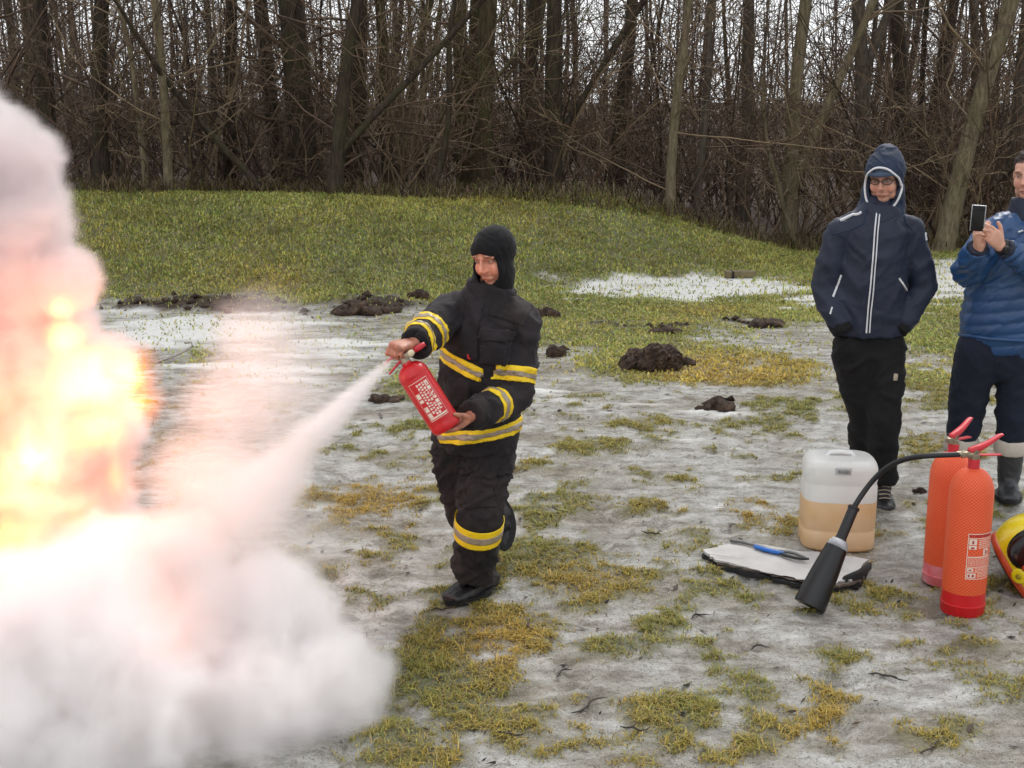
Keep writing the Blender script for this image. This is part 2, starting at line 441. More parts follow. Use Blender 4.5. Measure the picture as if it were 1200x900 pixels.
# ================================================================== the wood
class TubeSet:
    """collects many thin tubes as numpy pieces"""
    def __init__(s): s.V, s.F, s.n = [], [], 0
    def add(s, pts, rad, k=5):
        P = np.asarray(pts, float); R = np.asarray(rad, float); m = len(P)
        T = np.gradient(P, axis=0); T /= np.linalg.norm(T, axis=1)[:, None] + 1e-9
        ref = np.array([0.0, 1.0, 0.0]) if abs(T[0, 1]) < .8 else np.array([1.0, 0, 0])
        A = np.cross(T, ref); A /= np.linalg.norm(A, axis=1)[:, None] + 1e-9
        B = np.cross(T, A)
        ang = np.arange(k) * 2 * math.pi / k
        ring = P[:, None] + R[:, None, None] * (np.cos(ang)[None, :, None] * A[:, None] + np.sin(ang)[None, :, None] * B[:, None])
        i = np.arange(m - 1)[:, None] * k; j = np.arange(k)[None]
        j2 = (j + 1) % k
        f = np.stack([i + j, i + j2, i + k + j2, i + k + j], -1).reshape(-1, 4) + s.n
        s.V.append(ring.reshape(-1, 3)); s.F.append(f); s.n += m * k
    def mesh(s, name):
        return np_mesh(name, np.concatenate(s.V), np.concatenate(s.F))
def wander(p, d, L, m, wob, r, grav=0.0):
    d = np.array(d, float); d /= np.linalg.norm(d); pts = [np.array(p, float)]
    for i in range(m):
        d = d + r.normal(0, wob, 3) + np.array([0, 0, grav]); d /= np.linalg.norm(d)
        pts.append(pts[-1] + d * L / m)
    return np.array(pts)
def twigs(ts, pts, rad, r, depth, n, ang, ratio, start=0.2, k=3, grav=0.02, minr=.0035):
    if depth == 0: return
    m = len(pts)
    L = np.linalg.norm(np.diff(pts, axis=0), axis=1).sum()
    for _ in range(n):
        f = r.uniform(start, 0.98); q = f * (m - 1); i = min(int(q), m - 2); u = q - i
        p = pts[i] * (1 - u) + pts[i + 1] * u; R0 = max(minr, (rad[i] * (1 - u) + rad[i + 1] * u) * r.uniform(.35, .6))
        t = pts[i + 1] - pts[i]; t /= np.linalg.norm(t) + 1e-9
        s = r.normal(0, 1, 3); s -= s.dot(t) * t; s /= np.linalg.norm(s) + 1e-9
        a = ang * r.uniform(.6, 1.3); d = t * math.cos(a) + s * math.sin(a)
        l = L * ratio * r.uniform(.5, 1.2) * (1.15 - f * .6)
        sub = wander(p, d, l, 4, .22, r, grav)
        rr = np.linspace(R0, max(minr * .7, R0 * .25), 5)
        ts.add(sub, rr, k)
        twigs(ts, sub, rr, r, depth - 1, max(2, n - 2), ang, ratio * .9, .15, 3, grav, minr)
def bark(name, c0, c1, moss):
    t = NT(name)
    v = t.mapv((1, 1, .22))
    n = t.noise(26, 6, .7, vec=v); n2 = t.noise(3, 4, .6)
    c = t.ramp(n, (0.32, c0), (0.68, c1))
    c = t.mix(t.ramp(n2, (0.45, 0.0), (0.62, moss)), c, rgb('4a4c2e'))
    t.bsdf(c, 0.9, 0, t.bump(n, .8, .02), spec=.2)
    return t.m
M_BARK = [bark('bark_dark', rgb('221c17'), rgb('4d4238'), .35), bark('bark_pale', rgb('4a4234'), rgb('857962'), .3),
          bark('bark_mossy', rgb('2d2719'), rgb('584d3a'), .7), bark('bark_grey', rgb('37312b'), rgb('665c52'), .25)]
M_TWIG = [simple('twig_brown', rgb('5a4738'), .85, var=.45, scale=3, bump=0), simple('twig_pale', rgb('78664f'), .85, var=.4, scale=3, bump=0),
          simple('twig_dark', rgb('3a2b21'), .9, var=.4, scale=3, bump=0), simple('twig_mossy', rgb('57502f'), .9, var=.4, scale=3, bump=0)]

def tree(base, top_dir, H, r0, kind, seed, label, group=None, branches=9, fork=None, wob=.035, sub=2, tw=5, name='bare_tree', low=.12):
    """a leafless tree: tapered wandering trunk with root flare, limbs and twigs"""
    r = np.random.default_rng(seed)
    root = empty(name, base)
    ts = TubeSet()
    n = 14
    pts = wander((0, 0, -.12), top_dir, H, n, wob, r)
    f = np.linspace(0, 1, n + 1)
    rad = r0 * (1 - .72 * f) * (1 + r.normal(0, .04, n + 1)); rad[0] *= 1.7; rad[1] *= 1.06
    pts = np.insert(pts, 1, pts[0] * .72 + pts[1] * .28, 0); rad = np.insert(rad, 1, r0 * 1.12)
    ts.add(pts, rad, 9)
    stems = [(pts, rad)]
    if fork:
        h, d, q = fork
        i = min(int(h / H * n) + 1, n - 2)
        fp = wander(pts[i], d, H * .8, 10, wob, r); fr = rad[i] * q * np.linspace(1, .3, 11)
        ts.add(fp, fr, 8); stems.append((fp, fr))
    o = link('trunk', ts.mesh('trunk'), M_BARK[kind], root)
    cs = TubeSet()
    for sp, sr in stems:
        for _ in range(branches):
            q = r.uniform(low ** .6, .97) ** 1.7 * (len(sp) - 1); i = min(int(q), len(sp) - 2); u = q - i
            p = sp[i] * (1 - u) + sp[i + 1] * u
            a = r.uniform(0, 6.283); d = (math.cos(a), math.sin(a), r.uniform(.05, .9))
            L = H * r.uniform(.14, .32) * (1.2 - q / len(sp) * .5)
            bp = wander(p, d, L, 6, .16, r, .03); br = np.linspace(max(.012, sr[i] * r.uniform(.08, .20)), .005, 7)
            cs.add(bp, br, 4)
            twigs(cs, bp, br, r, sub, tw, .8, .5)
    if cs.n: link('crown', cs.mesh('crown'), M_TWIG[[0, 1, 3, 0][kind]], root)
    tag(root, label, 'tree', group)
    return root
def TB(px, py, Y=None):
    """foot of a tree seen at a picture position, at depth Y on the terrain"""
    if Y is None: return G(px, py)
    p = at(px, py, Y); p.z = float(gz(p.x, p.y)[0]); return p
EG = 'trees along the edge of the wood'
HERO = [ # px, py, Y, top lean dx/dz, dy, height, radius, bark, label, fork
    (198, 228, 16.9, .03, .0, 9, .062, 1, 'slim straight pale trunk on the bank crest left of the bent dark limb', None),
    (172, 222, 17.4, -.05, .1, 7, .045, 1, 'thin crooked whitish trunk behind the bank, left of the slim straight pale trunk', None),
    (390, 226, 17.0, .12, .0, 9, .10, 0, 'dark tree on the crest with a limb sweeping up to the right', (1.0, (.75, .1, .75), .5)),
    (318, 226, 17.2, -.7, .1, 4.0, .055, 0, 'low dark trunk leaning far over to the left above the bank', None),
    (362, 228, 18.6, -.02, .0, 12, .20, 0, 'thickest dark trunk among the trees above the left half of the bank', None),
    (412, 228, 19.4, .02, .0, 12, .15, 0, 'dark upright trunk just right of the thickest trunk', None),
    (330, 225, 20.0, .0, .0, 12, .13, 0, 'broad dark trunk just left of the thickest trunk', None),
    (566, 234, 18.4, .03, .0, 12, .14, 2, 'stout mossy trunk behind the bank right above the black balaclava', None),
    (545, 232, 19.5, -.06, .0, 12, .12, 2, 'mossy brown trunk close beside the stout mossy one', None),
    (500, 230, 17.3, .55, .1, 5, .05, 0, 'dark bent sapling leaning steeply right on the bank crest', None),
    (648, 236, 18.5, .0, .0, 12, .13, 0, 'black-brown upright trunk behind the middle of the bank', (1.6, (.5, .1, .8), .42)),
    (785, 243, 17.6, -.01, .0, 9, .070, 1, 'slender pale trunk where the bank begins to slope down', None),
    (815, 250, 18.4, .03, .0, 10, .055, 3, 'thin grey trunk on the falling end of the bank', None),
    (926, 284, 18.6, -.03, .0, 12, .105, 1, 'pale forked trunk standing left of the hooded man', (1.05, (.30, .0, .95), .62)),
    (938, 284, 18.2, -.42, .0, 2.6, .045, 1, 'short broken pole leaning left against the pale forked trunk', None),
    (1010, 290, 19.8, -.05, .1, 12, .125, 3, 'grey trunk rising right behind the hooded man, forked high', (3.0, (.35, .1, .9), .7)),
    (1062, 290, 22.5, .0, .0, 13, .15, 0, 'thick dark trunk seen above the hooded man, left of a similar one', None),
    (1084, 290, 24.0, .02, .0, 13, .14, 0, 'thick dark trunk seen above and right of the hooded man', None),
    (1104, 288, 17.9, .13, .0, 12, .135, 1, 'big pale trunk leaning right between the two onlookers', None),
    (1112, 288, 20.2, .10, .0, 11, .07, 3, 'thin leaning grey trunk close behind the big pale leaning one', None),
    (1178, 285, 20.0, .0, .0, 12, .135, 3, 'grey upright trunk behind the man with the phone', None),
    (1140, 285, 24.0, -.02, .0, 12, .10, 3, 'grey slim trunk between the big pale leaning one and the man with phone', None),
    (868, 275, 22.0, .01, .0, 12, .12, 3, 'brown-grey trunk behind the sloping end of the bank', None),
    (722, 240, 20.5, .0, .0, 12, .12, 0, 'dark trunk behind the bank midway between firefighter and hooded man', None),
    (455, 230, 19.8, .04, .0, 12, .10, 2, 'narrow mossy trunk above the raised arm of the firefighter', None),
    (620, 236, 22.0, .0, .0, 12, .13, 0, 'dark trunk far behind the bank just right of the balaclava', None),
    (268, 226, 19.0, .02, .0, 11, .10, 0, 'dark narrow trunk between the slim pale trunk and the broad dark ones', None),
    (118, 222, 18.0, .05, .0, 12, .12, 0, 'dark stout trunk beside the rising smoke column', None),
    (60, 222, 18.5, .0, .0, 12, .13, 0, 'dark stout trunk right behind the top of the smoke', None),
    (-20, 222, 18.8, .0, .0, 12, .15, 0, 'dark trunk above the smoke at the far left', None),
    (1235, 288, 19.0, .03, .0, 12, .14, 3, 'grey trunk behind the head of the man with the phone', None),
]
for i, (px, py, Y, dx, dy, H, rr, kd, lab, fk) in enumerate(HERO):
    small = H < 6
    tree(TB(px, py, Y), (dx, dy, 1), H, rr, kd, 300 + i, lab, EG, branches=6 if small else 13, fork=fk, wob=.09 if small else .035, low=.10)
# trees deeper in the wood that nothing tells apart
DEEP = 'slender trees deep inside the wood'
rr_ = np.random.default_rng(77)
protos = []
for i in range(8):
    protos.append(tree((0, 0, 0), (rr_.normal(0, .05), rr_.normal(0, .05), 1), rr_.uniform(10, 14), rr_.uniform(.05, .12), [0, 3, 2, 0][i % 4], 500 + i,
                       'bare slender trunk standing deep in the wood behind the edge trees', DEEP, branches=18, sub=2, tw=3, low=.04))
def copy_tree(o):
    c = o.copy(); COL.objects.link(c)
    for ch in [q for q in COL.objects if q.parent == o]:
        d = ch.copy(); COL.objects.link(d); d.parent = c
    return c
used = set()
for i in range(46):
    Y = 20.5 + 28 * rr_.uniform(0, 1); X = rr_.uniform(-.44, .44) * Y
    k = i % 8
    o = protos[k] if k not in used else copy_tree(protos[k]); used.add(k)
    o.location = (X, Y, float(gz(X, Y)[0])); o.rotation_euler = (0, 0, rr_.uniform(0, 6.28))
    s = rr_.uniform(.75, 1.2); o.scale = (s, s, s * rr_.uniform(.9, 1.1))
# the far wood: reads as one mass
ts = TubeSet()
for i in range(270):
    Y = rr_.uniform(42, 115); X = rr_.uniform(-.55, .55) * Y
    H = rr_.uniform(11, 18); z = float(gz(X, Y)[0]); r0 = rr_.uniform(.03, .10)
    p = wander((X, Y, z - .2), (rr_.normal(0, .05), 0, 1), H, 7, .03, rr_); ts.add(p, r0 * np.linspace(1, .3, 8), 5)
    for _ in range(22):
        q = rr_.uniform(.02, .7) * 7; j = int(q); b = p[j] + (p[j + 1] - p[j]) * (q - j); a = rr_.uniform(0, 6.28)
        ts.add(wander(b, (math.cos(a), math.sin(a), rr_.uniform(-.1, .7)), rr_.uniform(1.2, 3.5), 4, .25, rr_), np.linspace(.028, .010, 5), 3)
far = link('far_wood', ts.mesh('far_wood'), M_BARK[3])
tag(far, 'dim mass of bare trunks far back in the wood', 'forest', kind='stuff')
# brushwood
ts = TubeSet(); ts2 = TubeSet(); ts3 = TubeSet()
for i in range(640):
    Y = 17.3 + 30 * rr_.uniform(0, 1) ** 1.5; X = rr_.uniform(-.45, .45) * Y
    if Y < 18.2 + .35 * max(0, X) : Y += .8
    z = float(gz(X, Y)[0])
    T = (ts, ts2, ts3, ts)[rr_.integers(0, 4)]
    tall = rr_.uniform() < .45
    for _ in range(rr_.integers(2, 5)):
        a = rr_.uniform(0, 6.28); H = rr_.uniform(.9, 2.8) * (2.1 if tall else 1); sp = rr_.uniform(.15, .9)
        p = wander((X + rr_.normal(0, .15), Y + rr_.normal(0, .15), z - .05), (math.cos(a) * sp, math.sin(a) * sp, 1), H, 6, .16, rr_, -.02)
        rad = np.linspace(rr_.uniform(.008, .02) * (1.4 if tall else 1), .004, 7)
        T.add(p, rad, 3); twigs(T, p, rad, rr_, 2, 6 if Y < 25 else 4, .75, .42, .12, 3, -.02 if tall else -.03, .0032 + .00012 * Y)
for i in range(110):    # saplings with a haze of fine twigs
    Y = rr_.uniform(19, 38); X = rr_.uniform(-.45, .45) * Y; z = float(gz(X, Y)[0]); H = rr_.uniform(4.5, 7.5); T = (ts, ts, ts3)[i % 3]
    p = wander((X, Y, z - .05), (rr_.normal(0, .12), rr_.normal(0, .12), 1), H, 8, .08, rr_); rad = np.linspace(rr_.uniform(.018, .035), .008, 9)
    T.add(p, rad, 4); twigs(T, p, rad, rr_, 2, 11, .8, .30, .22, 3, .02, .0032 + .00013 * Y)
for T, m, nm, lb in ((ts, 0, 'brown_undergrowth', 'tangled brown brushwood between the trunks'), (ts2, 1, 'pale_undergrowth', 'thin pale bare twigs of shrubs between the trunks'), (ts3, 2, 'dark_undergrowth', 'dense dark brushwood filling the wood')):
    tag(link(nm, T.mesh(nm), M_TWIG[m]), lb, 'undergrowth', kind='stuff')

# dry stems and leaf scraps where the bank meets the wood
r = np.random.default_rng(4); n = 15000
x = r.uniform(-8, 8, n); y = 16.6 + .5 * (fbm(x * .8, x * 0 + 3, 5, 3) - .5) * 2 + np.abs(r.normal(0, .9, n)); y = np.where(x > .6, y + .28 * (x - .6), y)
blades('dead_stems', x, y, gz(x, y) - .01, r.uniform(.05, .40, n) * r.uniform(.2, 1, n), r.uniform(.3, 1.8, n), r.uniform(.003, .010, n), np.array([rgb('5d4c3b'), rgb('7d6a52'), rgb('3d3026'), rgb('6a6a3a')])[r.integers(0, 4, n)], 6, 'dead brown stems and leaf scraps along the wood edge')
# ================================================================== shape helpers
def lathe(bm, prof, seg=24, origin=(0, 0, 0), M=None):
    """turn (r, z) profile about z; M places it"""
    M = M or Matrix.Translation(origin)
    rings = []
    for r, z in prof:
        if r < 1e-6: rings.append([bm.verts.new(M @ Vector((0, 0, z)))])
        else: rings.append([bm.verts.new(M @ Vector((r * math.cos(2 * math.pi * k / seg), r * math.sin(2 * math.pi * k / seg), z))) for k in range(seg)])
    for a, b in zip(rings, rings[1:]):
        for k in range(seg):
            k2 = (k + 1) % seg
            if len(a) == 1 and len(b) == 1: continue
            if len(a) == 1: bm.faces.new((a[0], b[k2], b[k]))
            elif len(b) == 1: bm.faces.new((a[k], a[k2], b[0]))
            else: bm.faces.new((a[k], a[k2], b[k2], b[k]))
    return bm
def loft(bm, pts, rad, side=(1, 0, 0), seg=16, round_ends=(True, True), power=2.0):
    """closed tube through pts with elliptical sections; rad: r or (a along side, b across)"""
    P = [Vector(p) for p in pts]; R = [(r, r) if not isinstance(r, (tuple, list)) else r for r in rad]
    n = len(P); secs = []
    def tan(i):
        a, b = P[max(0, i - 1)], P[min(n - 1, i + 1)]; return (b - a).normalized()
    T = [tan(i) for i in range(n)]
    if round_ends[0]:
        for f, k in ((-1, .02), (-.8, .6), (-.45, .89)): secs.append((P[0] + T[0] * f * min(R[0]) * .9, T[0], (R[0][0] * k, R[0][1] * k)))
    for i in range(n): secs.append((P[i], T[i], R[i]))
    if round_ends[1]:
        for f, k in ((.45, .89), (.8, .6), (1, .02)): secs.append((P[-1] + T[-1] * f * min(R[-1]) * .9, T[-1], (R[-1][0] * k, R[-1][1] * k)))
    rings = []
    s = Vector(side)
    for c, t, (a, b) in secs:
        u = s - t * s.dot(t)
        if u.length < 1e-4: u = t.orthogonal()
        u.normalize(); v = t.cross(u)
        ring = []
        for k in range(seg):
            q = 2 * math.pi * k / seg; cx, sx = math.cos(q), math.sin(q)
            if power != 2.0:
                cx = math.copysign(abs(cx) ** (2 / power), cx); sx = math.copysign(abs(sx) ** (2 / power), sx)
            ring.append(bm.verts.new(c + u * a * cx + v * b * sx))
        rings.append(ring)
    for a, b in zip(rings, rings[1:]):
        for k in range(seg): bm.faces.new((a[k], a[(k + 1) % seg], b[(k + 1) % seg], b[k]))
    bm.faces.new(rings[0][::-1]); bm.faces.new(rings[-1])
    return bm
def ball(bm, c, r, M=None, seg=16):
    r = (r, r, r) if not isinstance(r, (tuple, list)) else r
    MM = Matrix.Translation(Vector(c)) @ (M.to_4x4() if M else Matrix.Identity(4)) @ Matrix.Diagonal((*r, 1))
    bmesh.ops.create_uvsphere(bm, u_segments=seg, v_segments=max(6, seg // 2 + 2), radius=1, matrix=MM)
    return bm
def box(bm, c, s, M=None, bevel=0.0):
    MM = Matrix.Translation(Vector(c)) @ (M.to_4x4() if M else Matrix.Identity(4)) @ Matrix.Diagonal((*s, 1))
    g = bmesh.ops.create_cube(bm, size=1, matrix=MM)
    if bevel:
        es = list({e for v in g['verts'] for e in v.link_edges})
        bmesh.ops.bevel(bm, geom=es, offset=bevel, segments=2, affect='EDGES', profile=.6)
    return bm
def remesh(bm, voxel, smooth=6, fac=.5, name='m', keep=1.0):
    """fuse overlapping closed pieces into one continuous skin"""
    me = bpy.data.meshes.new(name); bm.to_mesh(me); bm.free()
    o = bpy.data.objects.new(name, me); COL.objects.link(o)
    m = o.modifiers.new('r', 'REMESH'); m.mode = 'VOXEL'; m.voxel_size = voxel; m.adaptivity = 0
    if smooth:
        q = o.modifiers.new('s', 'SMOOTH'); q.factor = fac; q.iterations = smooth
    if keep < 1:
        q = o.modifiers.new('d', 'DECIMATE'); q.ratio = keep
    dg = bpy.context.evaluated_depsgraph_get()
    res = bpy.data.meshes.new_from_object(o.evaluated_get(dg))
    bpy.data.objects.remove(o); bpy.data.meshes.remove(me)
    res.name = name
    return res
def coords(me):
    a = np.empty(len(me.vertices) * 3, np.float32); me.vertices.foreach_get('co', a); return a.reshape(-1, 3)
def normals(me):
    a = np.empty(len(me.vertices) * 3, np.float32); me.vertex_normals.foreach_get('vector', a); return a.reshape(-1, 3)
def setco(me, c):
    me.vertices.foreach_set('co', np.ascontiguousarray(c, np.float32).ravel()); me.update()
def bvh_of(me):
    return BVHTree.FromPolygons([v.co.copy() for v in me.vertices], [tuple(p.vertices) for p in me.polygons])
def ribbon(name, bvh, pts, w, mat, parent, off=.003, up=None, n=28, thick=.0025):
    """a strip laid on a surface along pts"""
    P = [Vector(p) for p in pts]
    seglen = [(b - a).length for a, b in zip(P, P[1:])]; tot = sum(seglen)
    q = []
    for i in range(n):
        s = tot * i / (n - 1); k = 0
        while k < len(seglen) - 1 and s > seglen[k]: s -= seglen[k]; k += 1
        q.append(P[k].lerp(P[k + 1], min(1, s / max(seglen[k], 1e-6))))
    C, Nn = [], []
    for p in q:
        d = (p - Vector((0, 0, CAM_H))).normalized()
        loc, nor, _, _ = bvh.ray_cast(p - d * .35, d, 1.0)
        if loc is None: loc, nor, _, _ = bvh.find_nearest(p)
        C.append(loc); Nn.append(nor)
    C = [C[0]] + [(C[i - 1] + C[i] * 2 + C[i + 1]) / 4 for i in range(1, n - 1)] + [C[-1]]
    Nn = [sum(Nn[max(0, i - 3):i + 4], Vector()).normalized() for i in range(n)]
    bm = bmesh.new(); rows = []
    for i in range(n):
        t = (C[min(n - 1, i + 1)] - C[max(0, i - 1)]).normalized(); nn = Nn[i]; s = t.cross(nn).normalized() * w / 2
        row = []
        for a, h in ((-1, -.004), (-1, off), (0, off + thick), (1, off), (1, -.004)): row.append(bm.verts.new(C[i] + s * a + nn * h))
        rows.append(row)
    for a, b in zip(rows, rows[1:]):
        for k in range(4): bm.faces.new((a[k], b[k], b[k + 1], a[k + 1]))
    return from_bm(name, bm, mat, parent)
def tube_obj(name, pts, r, mat, parent, seg=8, side=(0, 0, 1)):
    bm = bmesh.new(); loft(bm, pts, [r] * len(pts) if not isinstance(r, (list, tuple)) else r, side, seg)
    return from_bm(name, bm, mat, parent)
def bez(p0, p1, p2, p3, n=16):
    p0, p1, p2, p3 = map(Vector, (p0, p1, p2, p3))
    return [p0 * (1 - t) ** 3 + p1 * 3 * t * (1 - t) ** 2 + p2 * 3 * t * t * (1 - t) + p3 * t ** 3 for t in [i / (n - 1) for i in range(n)]]

M_RED = simple('red_paint', rgb('c3161d'), .32, var=.12, scale=6, bump=.05, bscale=60)
M_REDPL = simple('red_plastic', rgb('c02a35'), .42, var=.12, scale=12, bump=.08)
M_BRASS = simple('valve_metal', rgb('9a8f7c'), .35, .85, var=.2, scale=40)
M_STEEL = simple('dull_steel', rgb('6a6a68'), .42, .8, var=.3, scale=30)
M_DARKST = simple('scorched_steel', rgb('2a2522'), .7, .5, var=.5, scale=14, bump=.4)
M_RUBBER = simple('black_rubber', rgb('16171a'), .5, var=.25, scale=40, bump=.12)
M_HORN = simple('black_horn_plastic', rgb('0d0d0f'), .42, var=.35, scale=14, bump=.15, bscale=40)
M_PAPER = simple('label_paper', rgb('dfcfc0'), .6, var=.06, scale=30, bump=0)
M_INK = simple('red_ink', rgb('a8201f'), .6, var=.1, scale=30, bump=0)
M_BLUE = simple('blue_grip', rgb('1f63b4'), .45, var=.15, scale=40)
def cyl_patch(name, a0, a1, z0, z1, r, mat, parent, seg=8):
    bm = bmesh.new(); lo, hi = [], []
    for i in range(seg + 1):
        a = a0 + (a1 - a0) * i / seg
        lo.append(bm.verts.new((r * math.cos(a), r * math.sin(a), z0))); hi.append(bm.verts.new((r * math.cos(a), r * math.sin(a), z1)))
    for i in range(seg): bm.faces.new((lo[i], lo[i + 1], hi[i + 1], hi[i]))
    return from_bm(name, bm, mat, parent)
def print_marks(name, parts, r, mat, parent):
    """flat print on a curved label: list of (a0, a1, z0, z1)"""
    bm = bmesh.new()
    for a0, a1, z0, z1 in parts:
        n = max(1, int(abs(a1 - a0) / .12)); prev = None
        for i in range(n + 1):
            a = a0 + (a1 - a0) * i / n
            cur = (bm.verts.new((r * math.cos(a), r * math.sin(a), z0)), bm.verts.new((r * math.cos(a), r * math.sin(a), z1)))
            if prev: bm.faces.new((prev[0], cur[0], cur[1], prev[1]))
            prev = cur
    o = from_bm(name, bm, mat, parent); o['kind'] = 'stuff'
    return o
def text_rows(a0, a1, z0, z1, rows, seed, fill=.55):
    """runs of small word-like dashes in rows"""
    r = random.Random(seed); out = []; h = (z1 - z0) / rows
    for k in range(rows):
        a = a0; zt = z1 - k * h
        while a < a1 - .02:
            w = r.uniform(.04, .16); b = min(a1, a + w)
            out.append((a, b, zt - h * fill, zt)); a = b + r.uniform(.018, .035)
        if r.random() < .3: out.pop()
    return out

# ------------------------------------------------------------------ the two tall extinguishers in orange netting
t = NT('orange_net')
vv = t.tc('UV') if False else t.tc('Object')
sep = t.new('ShaderNodeSeparateXYZ'); t.l.new(vv, sep.inputs[0])
ang = t.math('ARCTAN2', sep.outputs[1], sep.outputs[0])
s1 = t.math('SINE', t.math('ADD', t.math('MULTIPLY', ang, 34.0), t.math('MULTIPLY', sep.outputs[2], 470.0)))
s2 = t.math('SINE', t.math('SUBTRACT', t.math('MULTIPLY', ang, 34.0), t.math('MULTIPLY', sep.outputs[2], 470.0)))
net = t.math('MAXIMUM', s1, s2)
fac = t.ramp(net, (0.55, 0.0), (0.92, 1.0))
wob = t.noise(7, 3)
c = t.mix(fac, t.mix(wob, rgb('d9482a'), rgb('d23a22')), t.mix(wob, rgb('ec7a45'), rgb('e66535')))
t.bsdf(c, .45, 0, t.bump(net, .5, .0012), spec=.4)
M_NET = t.m
def tall_extinguisher(base, r, h, yaw, label, stain, lab_a):
    root = empty('fire_extinguisher', base); root.rotation_euler = (0, 0, yaw)
    tag(root, label, 'extinguisher', 'tall fire extinguishers standing beside the canister')
    hb = h * .155; hs = h * .80
    bm = bmesh.new(); lathe(bm, [(0, .004), (r * .93, .004), (r * .97, .0), (r * 1.02, .006), (r * 1.02, hb * .42), (r * 1.035, hb * .44), (r * 1.035, hb * .48), (r * 1.005, hb * .5), (r, hb)], 32)
    m = M_RED
    if stain: m = M_PINK
    from_bm('base_band', bm, m, root, auto=40)
    bm = bmesh.new(); prof = [(r * 1.0, hb), (r * 1.012, hb + .004), (r * 1.012, hs)]
    for k in range(1, 9):
        a = k / 8 * math.pi / 2 * .93; prof.append((r * 1.012 * math.cos(a) ** .75 if k < 8 else r * .26, hs + r * 1.25 * math.sin(a)))
    prof.append((r * .25, hs + r * 1.30)); lathe(bm, prof, 36)
    cyl = from_bm('cylinder', bm, M_NET, root, auto=50)
    zt = hs + r * 1.27
    bm = bmesh.new(); lathe(bm, [(0, zt - .01), (r * .27, zt - .01), (r * .27, zt + .035), (r * .22, zt + .038), (0, zt + .038)], 16)
    from_bm('neck_ring', bm, M_REDPL, root, auto=40)
    bm = bmesh.new(); lathe(bm, [(0, zt + .034), (r * .24, zt + .034), (r * .24, zt + .052), (r * .18, zt + .056), (r * .18, zt + .075), (0, zt + .078)], 14)
    box(bm, (-.022, 0, zt + .058), (.055, .022, .022), bevel=.003)
    val = from_bm('valve', bm, M_BRASS, root, auto=40)
    bm = bmesh.new()   # lower carry handle
    box(bm, (.058, 0, zt + .050), (.12, .024, .006), Matrix.Rotation(.05, 3, 'Y'), bevel=.0025)
    from_bm('carry_handle', bm, M_REDPL, root, auto=40)
    bm = bmesh.new()   # squeeze lever, rising to the tip
    loft(bm, [(-.02, 0, zt + .072), (.02, 0, zt + .082), (.06, 0, zt + .100), (.105, 0, zt + .128), (.118, 0, zt + .132)], [(.013, .013), (.016, .014), (.015, .009), (.013, .006), (.011, .004)], (0, 1, 0), 10, power=3)
    from_bm('squeeze_lever', bm, M_REDPL, root)
    bm = bmesh.new(); loft(bm, [(.0, -.02, zt + .066), (.0, .022, zt + .066)], [.0025, .0025], seg=6); 
    for k in range(12):
        a0, a1 = k / 12 * 6.283, (k + 1) / 12 * 6.283
        loft(bm, [(.0, .030 + .010 * math.cos(a0), zt + .066 + .010 * math.sin(a0)), (0, .030 + .010 * math.cos(a1), zt + .066 + .010 * math.sin(a1))], [.0014, .0014], seg=5)
    pin = from_bm('safety_pin', bm, M_STEEL, root); pin['kind'] = 'stuff'
    if lab_a is not None:
        R1 = r * 1.012 + .0012; a0, a1 = lab_a; z0, z1 = h * .27, h * .575; H = z1 - z0; da = a1 - a0
        lb = cyl_patch('label', a0, a1, z0, z1, R1, M_NET, root)   # the sheet is see-through: netting colour with a cream frame and print
        e = .03; fr = [(a0, a1, z0, z0 + .003), (a0, a1, z1 - .003, z1), (a0, a0 + e, z0, z1), (a1 - e, a1, z0, z1)]
        L = lambda f: a0 + da * f
        Z = lambda f: z0 + H * f
        cream = fr + [(L(.05), L(.32), Z(.76), Z(.88)), (L(.05), L(.32), Z(.66), Z(.74)), (L(.60), L(.84), Z(.52), Z(.66)), (L(.04), L(.96), Z(.475), Z(.50)), (L(.05), L(.26), Z(.17), Z(.25)), (L(.05), L(.36), Z(.03), Z(.13)), (L(.04), L(.96), Z(.265), Z(.28)), (L(.04), L(.96), Z(.145), Z(.155)), (L(.04), L(.96), Z(.89), Z(.905))]
        cream += text_rows(L(.40), L(.96), Z(.66), Z(.87), 5, 3, .45) + text_rows(L(.05), L(.96), Z(.29), Z(.46), 7, 4, .4) + text_rows(L(.32), L(.96), Z(.16), Z(.25), 3, 5, .45) + text_rows(L(.42), L(.96), Z(.03), Z(.13), 3, 6, .45)
        p1 = print_marks('print', cream, R1 + .0006, M_PAPER, lb)
        ink = text_rows(L(.05), L(.95), Z(.915), Z(.98), 1, 9, .9) + [(L(.15), L(.22), Z(.78), Z(.85)), (L(.12), L(.24), Z(.67), Z(.71)), (L(.68), L(.73), Z(.54), Z(.64)), (L(.76), L(.80), Z(.54), Z(.62)), (L(.09), L(.15), Z(.05), Z(.11)), (L(.22), L(.30), Z(.05), Z(.11)), (L(.1), L(.2), Z(.19), Z(.22))]
        p2 = print_marks('print', ink, R1 + .0011, M_INK, lb)
    return root, zt
t = NT('dusty_red'); n = t.noise(9, 4); sp = t.new('ShaderNodeSeparateXYZ'); t.l.new(t.tc(), sp.inputs[0])
t.bsdf(t.mix(t.ramp(n, (.35, .25), (.65, .85)), rgb('c62a33'), rgb('dca0a6')), .6); M_PINK = t.m

